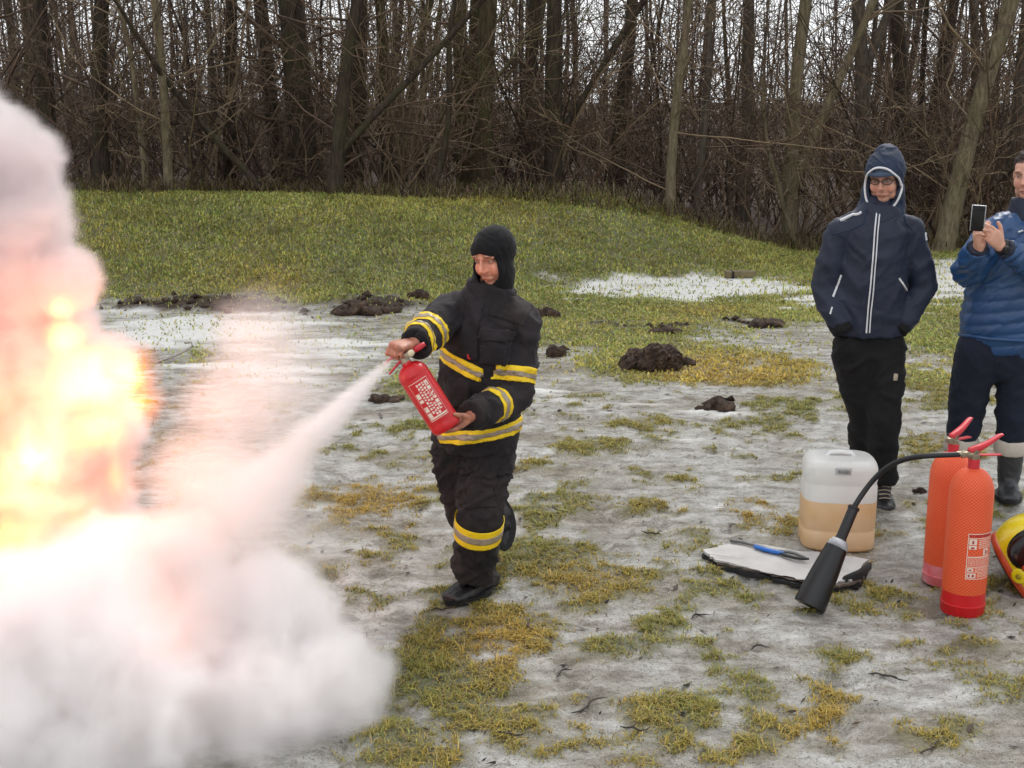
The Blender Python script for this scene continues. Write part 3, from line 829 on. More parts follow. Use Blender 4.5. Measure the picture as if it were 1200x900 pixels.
b1 = G(1127, 717); b2 = G(1105, 682)
dep1 = (b1.y * CP + CAM_H * SP) / FPX
ex1, zt1 = tall_extinguisher(b1, 24.5 * dep1, 178 * dep1 / CP * .985, math.radians(12), 'tall red extinguisher in orange netting with black hose, front one of two', False, (-2.12, -.86))
dep2 = (b2.y * CP + CAM_H * SP) / FPX
ex2, zt2 = tall_extinguisher(b2, 23.5 * dep2, 158 * dep2 / CP * .985, math.radians(38), 'tall red extinguisher in orange netting with dusty pink foot, behind the other', True, None)
# hose and horn of the front one (world coordinates -> child of ex1)
def to_local(root, o):
    bpy.context.view_layer.update()
    o.parent = root
    o.matrix_parent_inverse = root.matrix_world.inverted()
hy = b1.y
hp0 = b1 + Vector((-.02, -.005, zt1 + .056)); hn = G(948, 716)
horn_top = at(985, 632, hn.y + .10); grip_top = at(1001, 594, hn.y + .16)
hose = bez(hp0 + Vector((-.03, 0, 0)), hp0 + Vector((-.26, -.04, -.0)), grip_top + (grip_top - horn_top) * 1.6 + Vector((.05, .0, .02)), grip_top, 22)
o = tube_obj('hose', hose, .0115, M_RUBBER, None, 10); to_local(ex1, o)
bm = bmesh.new(); loft(bm, [hp0 + Vector((.01, 0, 0)), hp0 + Vector((-.055, 0, .0))], [.013, .013], (0, 0, 1), 10, (False, False)); loft(bm, [hp0 + Vector((-.02, 0, 0)), hp0 + Vector((-.036, 0, .0))], [.017, .017], (0, 0, 1), 6, (False, False))
o = from_bm('hose_fitting', bm, M_BRASS, None, auto=40); o['kind'] = 'stuff'; to_local(ex1, o)
ax = (grip_top - horn_top).normalized()
bm = bmesh.new(); loft(bm, [horn_top - ax * .012, horn_top + ax * .002, horn_top + ax * .008, horn_top.lerp(grip_top, .5), grip_top - ax * .012, grip_top - ax * .01, grip_top], [.024, .025, .0225, .0225, .0225, .026, .024], (0, 1, 0), 18, (False, False))
o = from_bm('grip', bm, M_HORN, None, auto=35); to_local(ex1, o)
hb_ = hn + Vector((0, 0, .022))
bx = (horn_top - hb_)
sq = lambda f, a: (f * a, f * a)
bm = bmesh.new(); loft(bm, [hb_, hb_.lerp(horn_top, .03), hb_.lerp(horn_top, .5), hb_.lerp(horn_top, .86), hb_.lerp(horn_top, .93), hb_.lerp(horn_top, .985)], [.066, .068, .058, .047, .040, .030], (0, 1, 0), 24, (False, False))
o = from_bm('horn', bm, M_HORN, None, auto=40); to_local(ex1, o)
bm = bmesh.new(); loft(bm, [hb_.lerp(horn_top, .875), hb_.lerp(horn_top, .935), hb_.lerp(horn_top, .99)], [.0478, .0418, .032], (0, 1, 0), 24, (False, False))
o = from_bm('horn_collar', bm, simple('frosted_collar', rgb('9fa0a4'), .5, var=.35, scale=25), None); to_local(ex1, o)

# ------------------------------------------------------------------ translucent canister
def canister():
    p = G(979, 634); d = (p.y * CP + CAM_H * SP) / FPX; w = 42.5 * d; H = 104 * d / CP * 1.0; dp = w * .86
    root = empty('canister', p); root.rotation_euler = (0, 0, math.radians(-6))
    tag(root, 'white translucent plastic canister half full of amber liquid', 'canister')
    def sec(f, k): return Vector((0, 0, H * f)), (w * k, dp * k)
    def shell(steps, off):
        bm = bmesh.new(); loft(bm, [sec(f, k)[0] for f, k in steps], [(w * k - off, dp * k - off) for f, k in steps], (1, 0, 0), 48, (False, False), power=3.6); return bm
    st = [(.0, .90), (.012, .96), (.035, .985), (.20, .99), (.215, .975), (.235, .975), (.25, .99), (.56, .99), (.70, .985), (.725, .965), (.745, .96), (.765, .98), (.90, .97), (.945, .93), (.975, .84), (.99, .70), (.992, .05)]
    def plastic(name, c0, c1, tl_c, clear):
        t = NT(name)
        di = t.new('ShaderNodeBsdfPrincipled'); t.put(di.inputs['Base Color'], t.ramp(t.noise(7, 4), (.35, c0), (.65, c1))); di.inputs['Roughness'].default_value = .36
        t.l.new(t.bump(t.noise(18, 3), .12, .004), di.inputs['Normal'])
        tl = t.new('ShaderNodeBsdfTranslucent'); tl.inputs[0].default_value = (*tl_c, 1)
        tp = t.new('ShaderNodeBsdfTransparent'); tp.inputs[0].default_value = (.97, .97, .96, 1)
        m1 = t.new('ShaderNodeMixShader'); m1.inputs[0].default_value = .3; t.l.new(di.outputs[0], m1.inputs[1]); t.l.new(tl.outputs[0], m1.inputs[2])
        m2 = t.new('ShaderNodeMixShader'); m2.inputs[0].default_value = clear; t.l.new(m1.outputs[0], m2.inputs[1]); t.l.new(tp.outputs[0], m2.inputs[2]); t.l.new(m2.outputs[0], t.out.inputs['Surface'])
        return t.m
    k = [f for f, _ in st].index(.56); cut = (.545, .99)
    def wall(name, steps, mat):
        bm = shell(steps, 0); bm.faces.ensure_lookup_table()
        return from_bm(name, bm, mat, root, auto=50)
    wall('filled_wall', st[:k] + [cut], plastic('amber_filled_plastic', rgb('f0cc9c'), rgb('f6dab4'), rgb('f8d298'), .0))
    wall('clear_wall', [(.5465, .99)] + st[k:], plastic('milky_plastic', rgb('e6e6e3'), rgb('f2f2f0'), rgb('f4f4f0'), .12))
    bm = bmesh.new(); loft(bm, [(-.06, 0, H * .985), (-.05, 0, H * 1.02), (0, 0, H * 1.03), (.05, 0, H * 1.02), (.06, 0, H * .985)], [(.014, .012)] * 5, (0, 1, 0), 10)
    from_bm('handle', bm, simple('white_handle', rgb('dcdcda'), .4, var=.05), root)
    zc = H * .905; yf = -dp * .965
    bm = bmesh.new(); box(bm, (-.005, yf, zc), (.074, .012, .034), bevel=.004)
    fr = from_bm('stopper_plate', bm, simple('grey_plate', rgb('b9bbbb'), .4, .3, var=.12), root, auto=40)
    bm = bmesh.new(); box(bm, (-.005, yf - .007, zc), (.052, .006, .018), bevel=.003)
    from_bm('recess', bm, simple('plate_inset', rgb('8c8f90'), .4, .4, var=.2), fr, auto=40)
    for f in (.24, .73):
        pass
    return root
canister()

# ------------------------------------------------------------------ folded mat with pliers
def mat_pad():
    q = [(822, 644), (868, 630), (1019, 655), (1008, 676), (972, 684), (900, 668), (838, 655)]
    P = [gp(a, b, .05) for a, b in q]; c = sum(P, Vector()) / len(P); c.z = float(gz(c.x, c.y)[0])
    root = empty('folded_mat', c); tag(root, 'grey-white folded mat with frayed black edge lying on the ice', 'mat')
    z0 = c.z
    def sheet(name, poly, z, th, mat, shrink, seed, sub=10):
        bm = bmesh.new(); r = random.Random(seed)
        ctr = sum(poly, Vector()) / len(poly)
        ring = []
        for i in range(len(poly)):
            a, b = poly[i], poly[(i + 1) % len(poly)]
            for k in range(sub):
                p = a.lerp(b, k / sub); p = ctr + (p - ctr) * shrink
                p = p + Vector((r.gauss(0, .006), r.gauss(0, .006), 0)); ring.append(p)
        lo = [bm.verts.new((p.x, p.y, z)) for p in ring]; hi = [bm.verts.new((p.x, p.y, z + th + .006 * math.sin(p.x * 9) + r.gauss(0, .001))) for p in ring]
        n = len(ring)
        for i in range(n): bm.faces.new((lo[i], lo[(i + 1) % n], hi[(i + 1) % n], hi[i]))
        mid = [bm.verts.new((ctr.x + (p.x - ctr.x) * .5, ctr.y + (p.y - ctr.y) * .5, z + th + .006 * math.sin(p.x * 7))) for p in ring]
        for i in range(n): bm.faces.new((hi[i], hi[(i + 1) % n], mid[(i + 1) % n], mid[i]))
        bm.faces.new(mid); bm.faces.new(lo[::-1])
        bmesh.ops.recalc_face_normals(bm, faces=bm.faces)
        return from_bm(name, bm, mat, root, auto=40)
    M_MATB = simple('black_foam', rgb('1c1b1c'), .8, var=.4, scale=30, bump=.5, bscale=50, bdist=.006)
    M_MATW = simple('worn_pale_cloth', rgb('b5b2af'), .8, var=.14, scale=9, bump=.25, bscale=70)
    sheet('underside', P, z0 + .004, .022, M_MATB, 1.0, 1); sheet('middle_layer', [p + Vector((.01, -.004, 0)) for p in P], z0 + .028, .008, simple('brown_edge', rgb('5d5148'), .8, var=.4, scale=30), .985, 2)
    sheet('top_cloth', [p + Vector((0, .006, 0)) for p in P], z0 + .038, .006, M_MATW, .975, 3)
    bm = bmesh.new(); f0 = gp(1012, 668, .03)
    loft(bm, [gp(990, 682, .03), gp(1006, 676, .045), gp(1018, 664, .04)], [(.03, .012), (.035, .016), (.02, .01)], (0, 0, 1), 8); from_bm('torn_corner', bm, M_MATB, root)
    reroot(root)
    # pliers lying on top
    z = z0 + .056
    T, E = gp(856, 634, z), gp(947, 656, z); ax = (E - T).normalized(); s = Vector((-ax.y, ax.x, 0))
    pr = empty('pliers', T.lerp(E, .5)); tag(pr, 'long slip-joint pliers with blue grip lying on the folded mat', 'pliers')
    L = (E - T).length
    def arm(name, pts, rad, mat): bm = bmesh.new(); loft(bm, [T + ax * (L * f) + s * o + Vector((0, 0, h)) for f, o, h in pts], rad, tuple(s), 10); return from_bm(name, bm, mat, pr)
    arm('steel_handle', [(0, .010, 0), (.1, .018, .002), (.25, .016, .003), (.42, .008, .004), (.62, -.002, .004)], [(.014, .008), (.012, .008), (.010, .007), (.010, .007), (.013, .007)], M_STEEL)
    arm('blue_grip', [(.34, -.008, .006), (.46, -.018, .007), (.58, -.020, .007), (.70, -.010, .006)], [(.010, .009), (.0125, .010), (.013, .010), (.010, .009)], M_BLUE)
    arm('jaw', [(.62, .006, .004), (.70, .024, .006), (.80, .026, .006), (.88, .016, .006), (.95, .010, .004)], [(.008, .007), (.012, .008), (.012, .008), (.009, .007), (.005, .005)], M_STEEL)
    arm('jaw', [(.66, -.012, .004), (.76, -.022, .005), (.86, -.024, .005), (.95, -.014, .005), (1.0, .002, .004)], [(.010, .007), (.013, .008), (.012, .008), (.009, .007), (.006, .005)], M_HORN)
    reroot(pr)
mat_pad()

# ------------------------------------------------------------------ yellow helmet
def helmet():
    p = G(1214, 690); d = (p.y * CP + CAM_H * SP) / FPX; R = 54 * d
    c = at(1216, 655, p.y + .02); c.z = max(c.z, R * .62)
    root = empty('firefighter_helmet', (c.x, c.y, p.z)); tag(root, 'yellow firefighting helmet with black visor and orange rim on the ground', 'helmet')
    M = Matrix.Rotation(math.radians(52), 3, 'Y') @ Matrix.Rotation(math.radians(14), 3, 'X')
    yel = simple('yellow_shell', rgb('d9c814'), .28, var=.08, scale=8, bump=.03, Coat_Weight=.4)
    M_OR = simple('orange_rim', rgb('b5431d'), .45, var=.3, scale=18)
    def shell(k, lo, hi, seg=40):
        bm = bmesh.new(); prof = []
        for i in range(13):
            a = lo + (hi - lo) * i / 12
            prof.append((R * k * math.cos(a), R * k * math.sin(a)))
        lathe(bm, prof, seg, M=Matrix.Translation(c) @ M.to_4x4() @ Matrix.Diagonal((1.0, 1.12, 1.0, 1)))
        return bm
    bm = shell(1.0, -.55, math.pi / 2); from_bm('shell', bm, yel, root)
    bm = shell(.94, -.75, -.2); from_bm('inner_lining', bm, M_RUBBER, root)
    bm = bmesh.new(); Mx = Matrix.Translation(c) @ M.to_4x4() @ Matrix.Diagonal((1.0, 1.12, 1.0, 1))
    lathe(bm, [(R * .82, -R * .52), (R * .85, -R * .59), (R * .88, -R * .58), (R * .905, -R * .50), (R * .91, -R * .45), (R * .88, -R * .44), (R * .83, -R * .48), (R * .82, -R * .52)], 40, M=Mx); from_bm('rim', bm, M_OR, root)
    # dark eye shield pushed up on the shell, with the hinge knob and latch beside it
    def out(d, k=1.0): return Mx @ ((Mx.inverted().to_3x3() @ Vector(d)).normalized() * R * k)
    ax = Vector((-.34, -.80, .50)).normalized(); e1 = Vector((1, -.1, 0)).normalized(); e1 = (e1 - ax * e1.dot(ax)).normalized(); e2 = ax.cross(e1)
    bm = bmesh.new(); rings = []
    for th, k in ((.02, 1.075), (.25, 1.07), (.42, 1.06), (.52, 1.045), (.545, .99)):
        rings.append([bm.verts.new(out(ax * math.cos(th) + (e1 * math.cos(a) * 1.25 + e2 * math.sin(a) * (1.0 + .15 * math.cos(a))) * math.sin(th), k)) for a in [q / 28 * 6.2832 for q in range(28)]])
    for a, b in zip(rings, rings[1:]):
        for k in range(28): bm.faces.new((a[k], a[(k + 1) % 28], b[(k + 1) % 28], b[k]))
    bm.faces.new(rings[0][::-1]); bmesh.ops.recalc_face_normals(bm, faces=bm.faces)
    from_bm('visor', bm, simple('smoked_visor', rgb('0c0c0e'), .2, var=.2), root)
    def knob(d, r, h, mat, nm, par):
        pos = out(d); n = Vector(d).normalized(); q = n.to_track_quat('Z', 'Y').to_matrix().to_4x4(); bm = bmesh.new()
        lathe(bm, [(0, h), (r * .7, h), (r * .92, h * .85), (r, h * .5), (r, -.015), (0, -.015)], 20, M=Matrix.Translation(pos) @ q); return from_bm(nm, bm, mat, par, auto=50)
    k1 = knob((-.64, -.75, -.06), R * .17, .014, yel, 'knob', root); knob((-.64, -.75, -.06), R * .07, .018, simple('knob_slot', rgb('8d7f10'), .5), 'screw', k1)
    knob((-.55, -.80, .12), R * .07, .022, M_OR, 'latch', root)
    reroot(root)
helmet()

# ------------------------------------------------------------------ clods, block, sticks, tray
t = NT('dug_soil'); n = t.noise(16, 7, .72); c = t.ramp(n, (.3, rgb('1d1612')), (.5, rgb('3f3128')), (.75, rgb('705c4c')))
t.bsdf(c, .85, 0, t.bump(n, .9, .03), spec=.3); M_SOIL = t.m
def clod(px, py, wpx, hpx, label, seed):
    """torn-up soil: a ragged heap of overlapping lumps and turned-over turf"""
    p = G(px, py + hpx * .5); d = (p.y * CP + CAM_H * SP) / FPX; a, h = wpx * .5 * d, hpx * d
    r = random.Random(seed); bm = bmesh.new()
    n = 5 + int(wpx / 9)
    for k in range(n):
        f = r.uniform(-.8, .8) if k else 0; g = r.uniform(-.5, .5); s = r.uniform(.28, .55) * (1 - .35 * abs(f))
        M = Matrix.Rotation(r.uniform(-.7, .7), 3, 'Y') @ Matrix.Rotation(r.uniform(0, 3), 3, 'Z')
        ball(bm, (a * f, a * .45 * g, h * (.30 * (1 - abs(f)) + .08)), (a * s * 1.1, a * s * .7, max(.012, h * s * 1.25)), M, 14)
    me = remesh(bm, max(.006, a / 42), 2, .4, 'soil_clod'); co, nm = coords(me), normals(me); off = Vector((seed * 3.1, seed * 1.7, 0)); q = .9 / max(a, .05)
    dd = np.array([.5 * noise.noise(Vector(c) * q * 3 + off) + .45 * (1 - 2 * abs(noise.noise(Vector(c) * q * 7 + off))) * .6 + .3 * noise.noise(Vector(c) * q * 16 + off) for c in co])
    setco(me, co + nm * (dd * .16 * min(a, h * 1.4))[:, None])
    o = link('soil_clod', me, M_SOIL); o.location = p - Vector((0, 0, h * .05)); tag(o, label, 'soil clod', 'dug-up soil clods on the grass')
    return o
clod(768, 417, 78, 33, 'largest heap of dark turned soil, beside orange-brown grass', 1)
clod(804, 426, 28, 9, 'small flat crumb of soil touching the largest heap', 11)
clod(838, 473, 46, 14, 'low dark soil clod on the ice below the largest heap', 2)
clod(650, 413, 28, 14, 'round soil clod just right of the firefighter upper arm', 3)
clod(641, 367, 36, 12, 'soil clod behind the firefighter shoulder', 4)
clod(428, 360, 84, 13, 'wide dark heap of soil at the foot of the bank', 5)
clod(492, 349, 30, 10, 'dark clod at the bank foot beside the raised elbow', 6)
clod(905, 378, 60, 9, 'flat dark strip of peeled turf on the far meadow', 7)
clod(780, 386, 44, 7, 'thin dark turf ridge beyond the largest heap', 8)
clod(1078, 573, 16, 9, 'tiny dark clod beside the laced boot', 9)
clod(450, 466, 44, 9, 'brown clod under the red extinguisher being sprayed', 10)
def log_block():
    p = G(867, 327); d = (p.y * CP + CAM_H * SP) / FPX; w, h = 35 * d, 8 * d
    root = empty('wooden_block', p); tag(root, 'short mossy wooden beam lying on snow left of the hooded man', 'beam')
    bm = bmesh.new(); box(bm, (0, 0, h / 2), (w, .14, h), Matrix.Rotation(.04, 3, 'Z'), bevel=.012); from_bm('beam', bm, simple('old_wood', rgb('6b6046'), .9, var=.4, scale=14, bump=.5), root)
    bm = bmesh.new(); box(bm, (-w * .28, -.02, h * .5), (w * .07, .15, h * 1.06), Matrix.Rotation(.04, 3, 'Z'), bevel=.004); from_bm('strap', bm, M_DARKST, root)
log_block()
def tray():
    c = G(60, 775); root = empty('burning_tray', c); tag(root, 'scorched steel burning tray hidden in smoke under the flames', 'tray')
    w, dd, h = .40, .32, .12
    for nm, cc, s in (('bottom', (0, 0, .012), (2 * w, 2 * dd, .008)),): bm = bmesh.new(); box(bm, cc, s); from_bm(nm, bm, M_DARKST, root)
    for cc, s in (((0, -dd, h / 2), (2 * w, .012, h)), ((0, dd, h / 2), (2 * w, .012, h)), ((-w, 0, h / 2), (.012, 2 * dd - .014, h)), ((w, 0, h / 2), (.012, 2 * dd - .014, h))):
        bm = bmesh.new(); box(bm, cc, s, bevel=.003); from_bm('side_plate', bm, M_DARKST, root)
    root.rotation_euler = (0, 0, .15)
tray()
def rod():
    p = G(196, 424)
    hp = [(-.06, -.02, .01), (.05, -.02, .05), (.13, -.01, .085), (.18, .0, .11), (.215, .0, .135), (.20, .0, .165), (.155, .0, .16)]
    o = tube_obj('bent_rod', [p + Vector(q) for q in hp], .012, simple('pale_rod', rgb('a79f98'), .5, .2), None, 8)
    tag(o, 'bent pale metal rod with a hooked end standing in snow behind the flames', 'rod')
rod()
# loose sticks and rotten leaves in the slush
M_STICK = simple('wet_stick', rgb('2d241c'), .6, var=.5, scale=8, bump=.3)
rs = random.Random(21)
SK = [(690, 826, 60, .5, 'longest dark stick, forked-looking, in the slush below the grass patch'), (655, 600, 25, 2.2, 'dark twig on the ice right of the lifted boot'), (890, 760, 22, .3, 'short bent twig below the tip of the black horn'),
      (1040, 792, 45, -.3, 'long dark stick lying below the red extinguisher feet'), (745, 858, 35, .1, 'dark stick near the bottom edge below the mossy tufts'), (520, 715, 30, .2, 'thin stick just in front of the firefighter boot'),
      (1090, 880, 40, .4, 'dark stick near the bottom right corner of the clearing'), (660, 790, 30, .7, 'curved twig between two mossy tufts'), (820, 725, 26, .5, 'small twig left of the black horn'),
      (620, 740, 24, 2.0, 'short twig on brown grass right of the standing boot'), (600, 870, 30, .3, 'dark stick lying across the large grass patch'), (765, 628, 26, .2, 'thin twig on the ice left of the folded mat')]
for i, (px, py, L, a, lab) in enumerate(SK):
    p = G(px, py); d = (p.y * CP + CAM_H * SP) / FPX * L * .5
    dv = Vector((math.cos(a), math.sin(a), 0)); sv_ = Vector((-dv.y, dv.x, 0))
    pts = [p + dv * d * f + sv_ * d * (.35 * math.sin(f * 2.2 + i) + rs.uniform(-.08, .08)) + Vector((0, 0, .006 + .014 * rs.random())) for f in (-1, -.6, -.2, .2, .6, 1)]
    bm = bmesh.new(); loft(bm, pts, [.002, .004, .0045, .004, .003, .0012], (0, 0, 1), 6)
    k = 2 + i % 2; loft(bm, [pts[k], pts[k] + dv * d * .3 + sv_ * d * .3 * (-1) ** i + Vector((0, 0, .008))], [.003, .001], (0, 0, 1), 5)
    o = from_bm('stick', bm, M_STICK, None); tag(o, lab, 'stick', 'loose sticks in the slush')
def litter():
    r = np.random.default_rng(9); n = 4200
    y = np.where(np.arange(n) < 1200, r.uniform(3.3, 9.5, n), 17.6 - 5.2 * r.uniform(0, 1, n) ** 1.6); x = r.uniform(-1, 1, n) * (.44 * y + .2); a = r.uniform(0, 6.283, n); L = (.004 + .03 * r.uniform(0, 1, n) ** 2.5) * np.where(y > 10, 1.8, 1); w = L * r.uniform(.08, .45, n)
    z = gz(x, y) + np.where(y > 10, .03, .003)
    ca, sa = np.cos(a), np.sin(a); V = np.empty((n, 4, 3)); lift = r.uniform(0, .012, n)
    V[:, 0] = np.stack([x - ca * L, y - sa * L, z], 1); V[:, 1] = np.stack([x - sa * w, y + ca * w, z + lift * .6], 1); V[:, 2] = np.stack([x + ca * L, y + sa * L, z + lift], 1); V[:, 3] = np.stack([x + sa * w, y - ca * w, z + .002], 1)
    k = np.arange(n)[:, None] * 4; F = np.concatenate([k + [0, 1, 2], k + [0, 2, 3]])
    me = np_mesh('leaf_litter', V.reshape(-1, 3), F)
    c = np.array([rgb('241a12'), rgb('3a2a1c'), rgb('54402b'), rgb('191412')])[r.integers(0, 4, n)]
    cattr(me, 'tint', np.repeat(c, 4, axis=0)); tag(link('leaf_litter', me, M_BLADE, smooth=False), 'scraps of rotten leaves and bark frozen into the slush', 'litter', kind='stuff')
litter()

def crumbs():
    """small lumps of torn soil round the dug places"""
    r = np.random.default_rng(31); n = 60000
    y = r.uniform(7, 14.5, n); x = r.uniform(-1, 1, n) * (.44 * y); so = cover(x, y)[3]
    k = r.uniform(0, 1, n) < so * .16; x, y = x[k], y[k]; n = len(x)
    oct_ = np.array([(1, 0, 0), (-1, 0, 0), (0, 1, 0), (0, -1, 0), (0, 0, 1), (0, 0, -.5)]); f = np.array([(0, 2, 4), (2, 1, 4), (1, 3, 4), (3, 0, 4), (2, 0, 5), (1, 2, 5), (3, 1, 5), (0, 3, 5)])
    s = .012 + .05 * r.uniform(0, 1, n) ** 3
    V = oct_[None] * s[:, None, None] * r.uniform(.5, 1.3, (n, 6, 3)) + r.normal(0, .2, (n, 6, 3)) * s[:, None, None]; V[:, :, 2] *= .8
    V += np.stack([x, y, gz(x, y) + s * .2], 1)[:, None]
    F = (f[None] + np.arange(n)[:, None, None] * 6).reshape(-1, 3)
    tag(link('soil_crumbs', np_mesh('soil_crumbs', V.reshape(-1, 3), F), M_SOIL, smooth=False), 'dark crumbs of torn soil strewn round the dug places', 'soil', kind='stuff')
crumbs()
# ================================================================== people
def fabric(name, col, rough=.8, var=.22, weave=900., sheen=.2, dust=None, dustf=0.0, spec=.3):
    t = NT(name)
    n = t.noise(5, 5, .6); n2 = t.noise(60, 3, .6)
    c = t.ramp(n, (.3, tuple(x * (1 - var) for x in col)), (.7, tuple(min(1, x * (1 + var)) for x in col)))
    if dust: c = t.mix(t.math('MULTIPLY', t.ramp(t.noise(2.6, 6, .7), (.45, 0.), (.7, 1.)), dustf), c, dust)
    b1 = t.bump(n2, .35, .004)
    b2 = t.bump(t.noise(weave, 2, .5), .25, .0008, b1)
    t.bsdf(c, rough, 0, b2, spec, Sheen_Weight=sheen * .12)
    return t.m
def face_mat(name, base):
    t = NT(name)
    n = t.noise(40, 4, .6)
    c = t.mix(t.ramp(n, (.3, 0.), (.7, .22)), t.attr('tint', 'Color'), tuple(x * f for x, f in zip(base, (.85, .6, .55))))
    nd = t.bsdf(c, .48, 0, t.bump(t.noise(220, 3), .15, .001), .4)
    nd.inputs['Subsurface Weight'].default_value = .12
    nd.inputs['Subsurface Radius'].default_value = (.008, .003, .002); nd.inputs['Subsurface Scale'].default_value = .6
    return t.m
def frame(origin, fwd, up=(0, 0, 1)):
    """x = to the viewer's left when facing us (person's right side is -x), y = forward, z = up"""
    y = Vector(fwd).normalized(); z = Vector(up); z = (z - y * z.dot(y)).normalized(); x = y.cross(z)
    M = Matrix((x, y, z)).transposed().to_4x4(); M.translation = Vector(origin); return M
def head_pieces(bm, M, s=1.0, grow=0.0, face=True, ears=True):
    L = lambda *p: M @ (Vector(p) * s)
    R3 = M.to_3x3()
    g = grow
    def bl(c, r): ball(bm, L(*c), tuple(x * s + g for x in r), R3, 20)
    bl((0, -.014, .032), (.076, .094, .086)); bl((0, .012, -.028), (.064, .074, .082)); bl((0, .046, -.092), (.032, .032, .026))
    bl((.034, .046, -.03), (.030, .034, .036)); bl((-.034, .046, -.03), (.030, .034, .036)); bl((0, .035, .045), (.062, .052, .05))
    bl((.042, .02, -.075), (.022, .036, .028)); bl((-.042, .02, -.075), (.022, .036, .028))
    if face:
        X = tuple(M.to_3x3() @ Vector((1, 0, 0)))
        loft(bm, [L(0, .084, .024), L(0, .096, -.004), L(0, .107, -.025), L(0, .098, -.034)], [.0075 * s, .0080 * s, .0105 * s, .008 * s], X, 10)
        for q in (-1, 1):
            bl((q * .0105, .092, -.030), (.0075, .010, .0065)); bl((q * .031, .0705, .010), (.0145, .012, .0115))
            if ears: bl((q * .075, -.012, -.004), (.011, .02, .031))
            loft(bm, [L(q * .012, .085, .029), L(q * .030, .0845, .034), L(q * .050, .071, .027)], [.0085 * s, .0095 * s, .008 * s], (0, 0, 1), 10)
        loft(bm, [L(-.025, .075, -.066), L(-.008, .0865, -.0585), L(.008, .0865, -.0585), L(.025, .075, -.066)], [.0045 * s, .007 * s, .007 * s, .0045 * s], (0, 0, 1), 8)
        loft(bm, [L(-.020, .0745, -.069), L(0, .083, -.072), L(.020, .0745, -.069)], [.005 * s, .0075 * s, .005 * s], (0, 0, 1), 8)
def hand_pieces(bm, wrist, along, palm_n, thumb_side, curls, s=1.0, thumb=(.55, .75, -.3), spread=0.0):
    """palm, four unequal fingers with three joints, thumb from the side of the palm. palm_n points out of the palm."""
    y = Vector(along).normalized(); n = Vector(palm_n); n = (n - y * n.dot(y)).normalized(); x = Vector(thumb_side); x = (x - y * x.dot(y) - n * x.dot(n)).normalized()
    w = Vector(wrist); P = lambda a, b, c: w + (x * a + y * b + n * c) * s
    loft(bm, [P(0, -.03, 0), P(0, .0, 0), P(.002, .035, 0), P(.002, .075, .0), P(.002, .092, 0)], [(.026 * s, .020 * s), (.028 * s, .020 * s), (.037 * s, .018 * s), (.042 * s, .0155 * s), (.040 * s, .012 * s)], tuple(x), 14, power=2.6)
    tips = []
    for i, (bx, ln) in enumerate(((.031, .074), (.0105, .083), (-.0095, .077), (-.0285, .060))):
        p = P(bx, .085 - .004 * abs(i - 1), 0); a = 0; pts = [P(bx * .95, .07, 0), p]; c = curls[i] if isinstance(curls[i], (tuple, list)) else (curls[i] * .9, curls[i] * 1.1, curls[i] * .7)
        for k, f in enumerate((.46, .31, .23)):
            a += c[k]; d = y * math.cos(a) + n * math.sin(a) + x * (spread * (1.5 - i) * .12)
            p = p + d.normalized() * ln * f * s; pts.append(p)
        r = (.0092, .0096, .0092, .0080)[i] * s
        loft(bm, pts, [r * .95, r * 1.04, r, r * .93, r * .8], tuple(x), 10); tips.append(p)
    tx, ty, tn = thumb
    d = (x * tx + y * ty + n * tn).normalized()
    b = P(.026, .018, .004); m = b + d * .036 * s; e = m + (d + y * .35).normalized() * .030 * s; f = e + (d * .7 + y * .6 + n * (.4 if tn > 0 else -.1)).normalized() * .024 * s
    loft(bm, [b, m, e, f], [.0150 * s, .0122 * s, .0108 * s, .0088 * s], tuple(n), 10)
    return tips
def head_tint(me, M, s, base, brow, stubble, hair=None, eye=True):
    co = coords(me); Mi = np.array(M.inverted())
    q = (co @ Mi[:3, :3].T + Mi[:3, 3]) / s
    x, y, z = q.T; ax = np.abs(x); c = np.tile(np.array(base), (len(co), 1)).astype(float)
    on = (y > .03) & (np.abs(z) < .14) & (ax < .09)
    def put(m, col, f):
        k = (np.clip(m, 0, 1) * f * on)[:, None]; c[:] = c * (1 - k) + np.array(col) * k
    g = lambda cx, cz, rx, rz: np.exp(-((ax - cx) / rx) ** 2 - ((z - cz) / rz) ** 2)
    put(g(.036, -.034, .022, .02), np.array(base) * np.array([1.05, .72, .68]), .6)
    put(g(0, -.03, .014, .016), np.array(base) * np.array([1.05, .7, .65]), .6)
    put(g(0, -.09, .05, .026) + g(.045, -.075, .022, .03), np.array(base) * .62, stubble)
    put(g(0, -.0515, .026, .006), brow, stubble * 1.3)
    put(np.exp(-(ax / .022) ** 2 - ((z + .065 + 7 * ax * ax) / .007) ** 2), np.array(base) * np.array([.8, .42, .42]), .85)
    put(np.exp(-(ax / .026) ** 2 - ((z + .0655 + 7 * ax * ax) / .0022) ** 2), np.array(base) * .2, .9)
    put(g(.031, .010, .021, .0105), np.array(base) * .40, .8)
    if eye:
        put(g(.031, .0095, .010, .0042), (.55, .52, .48), .8); put(g(.031, .0095, .0045, .0046), (.03, .02, .015), 1.0)
        put(g(.031, .0155, .016, .0024), np.array(base) * .15, .8)
    put(np.clip(np.exp(-((ax - .031) / .021) ** 4) * np.exp(-((z - .0315 + .15 * (ax - .031)) / .0052) ** 2), 0, 1), brow, .9)
    if hair is not None:
        hm = ((z > .055 + .25 * np.clip(y, 0, 1)) | ((y < .01) & (z > -.05))) & (z > -.09) & (np.abs(z) < .16) & (ax < .1) & (y > -.14)
        hm &= ~((ax > .066) & (np.abs(y + .012) < .03) & (np.abs(z) < .035))
        c[hm] = hair
    cattr(me, 'tint', c)
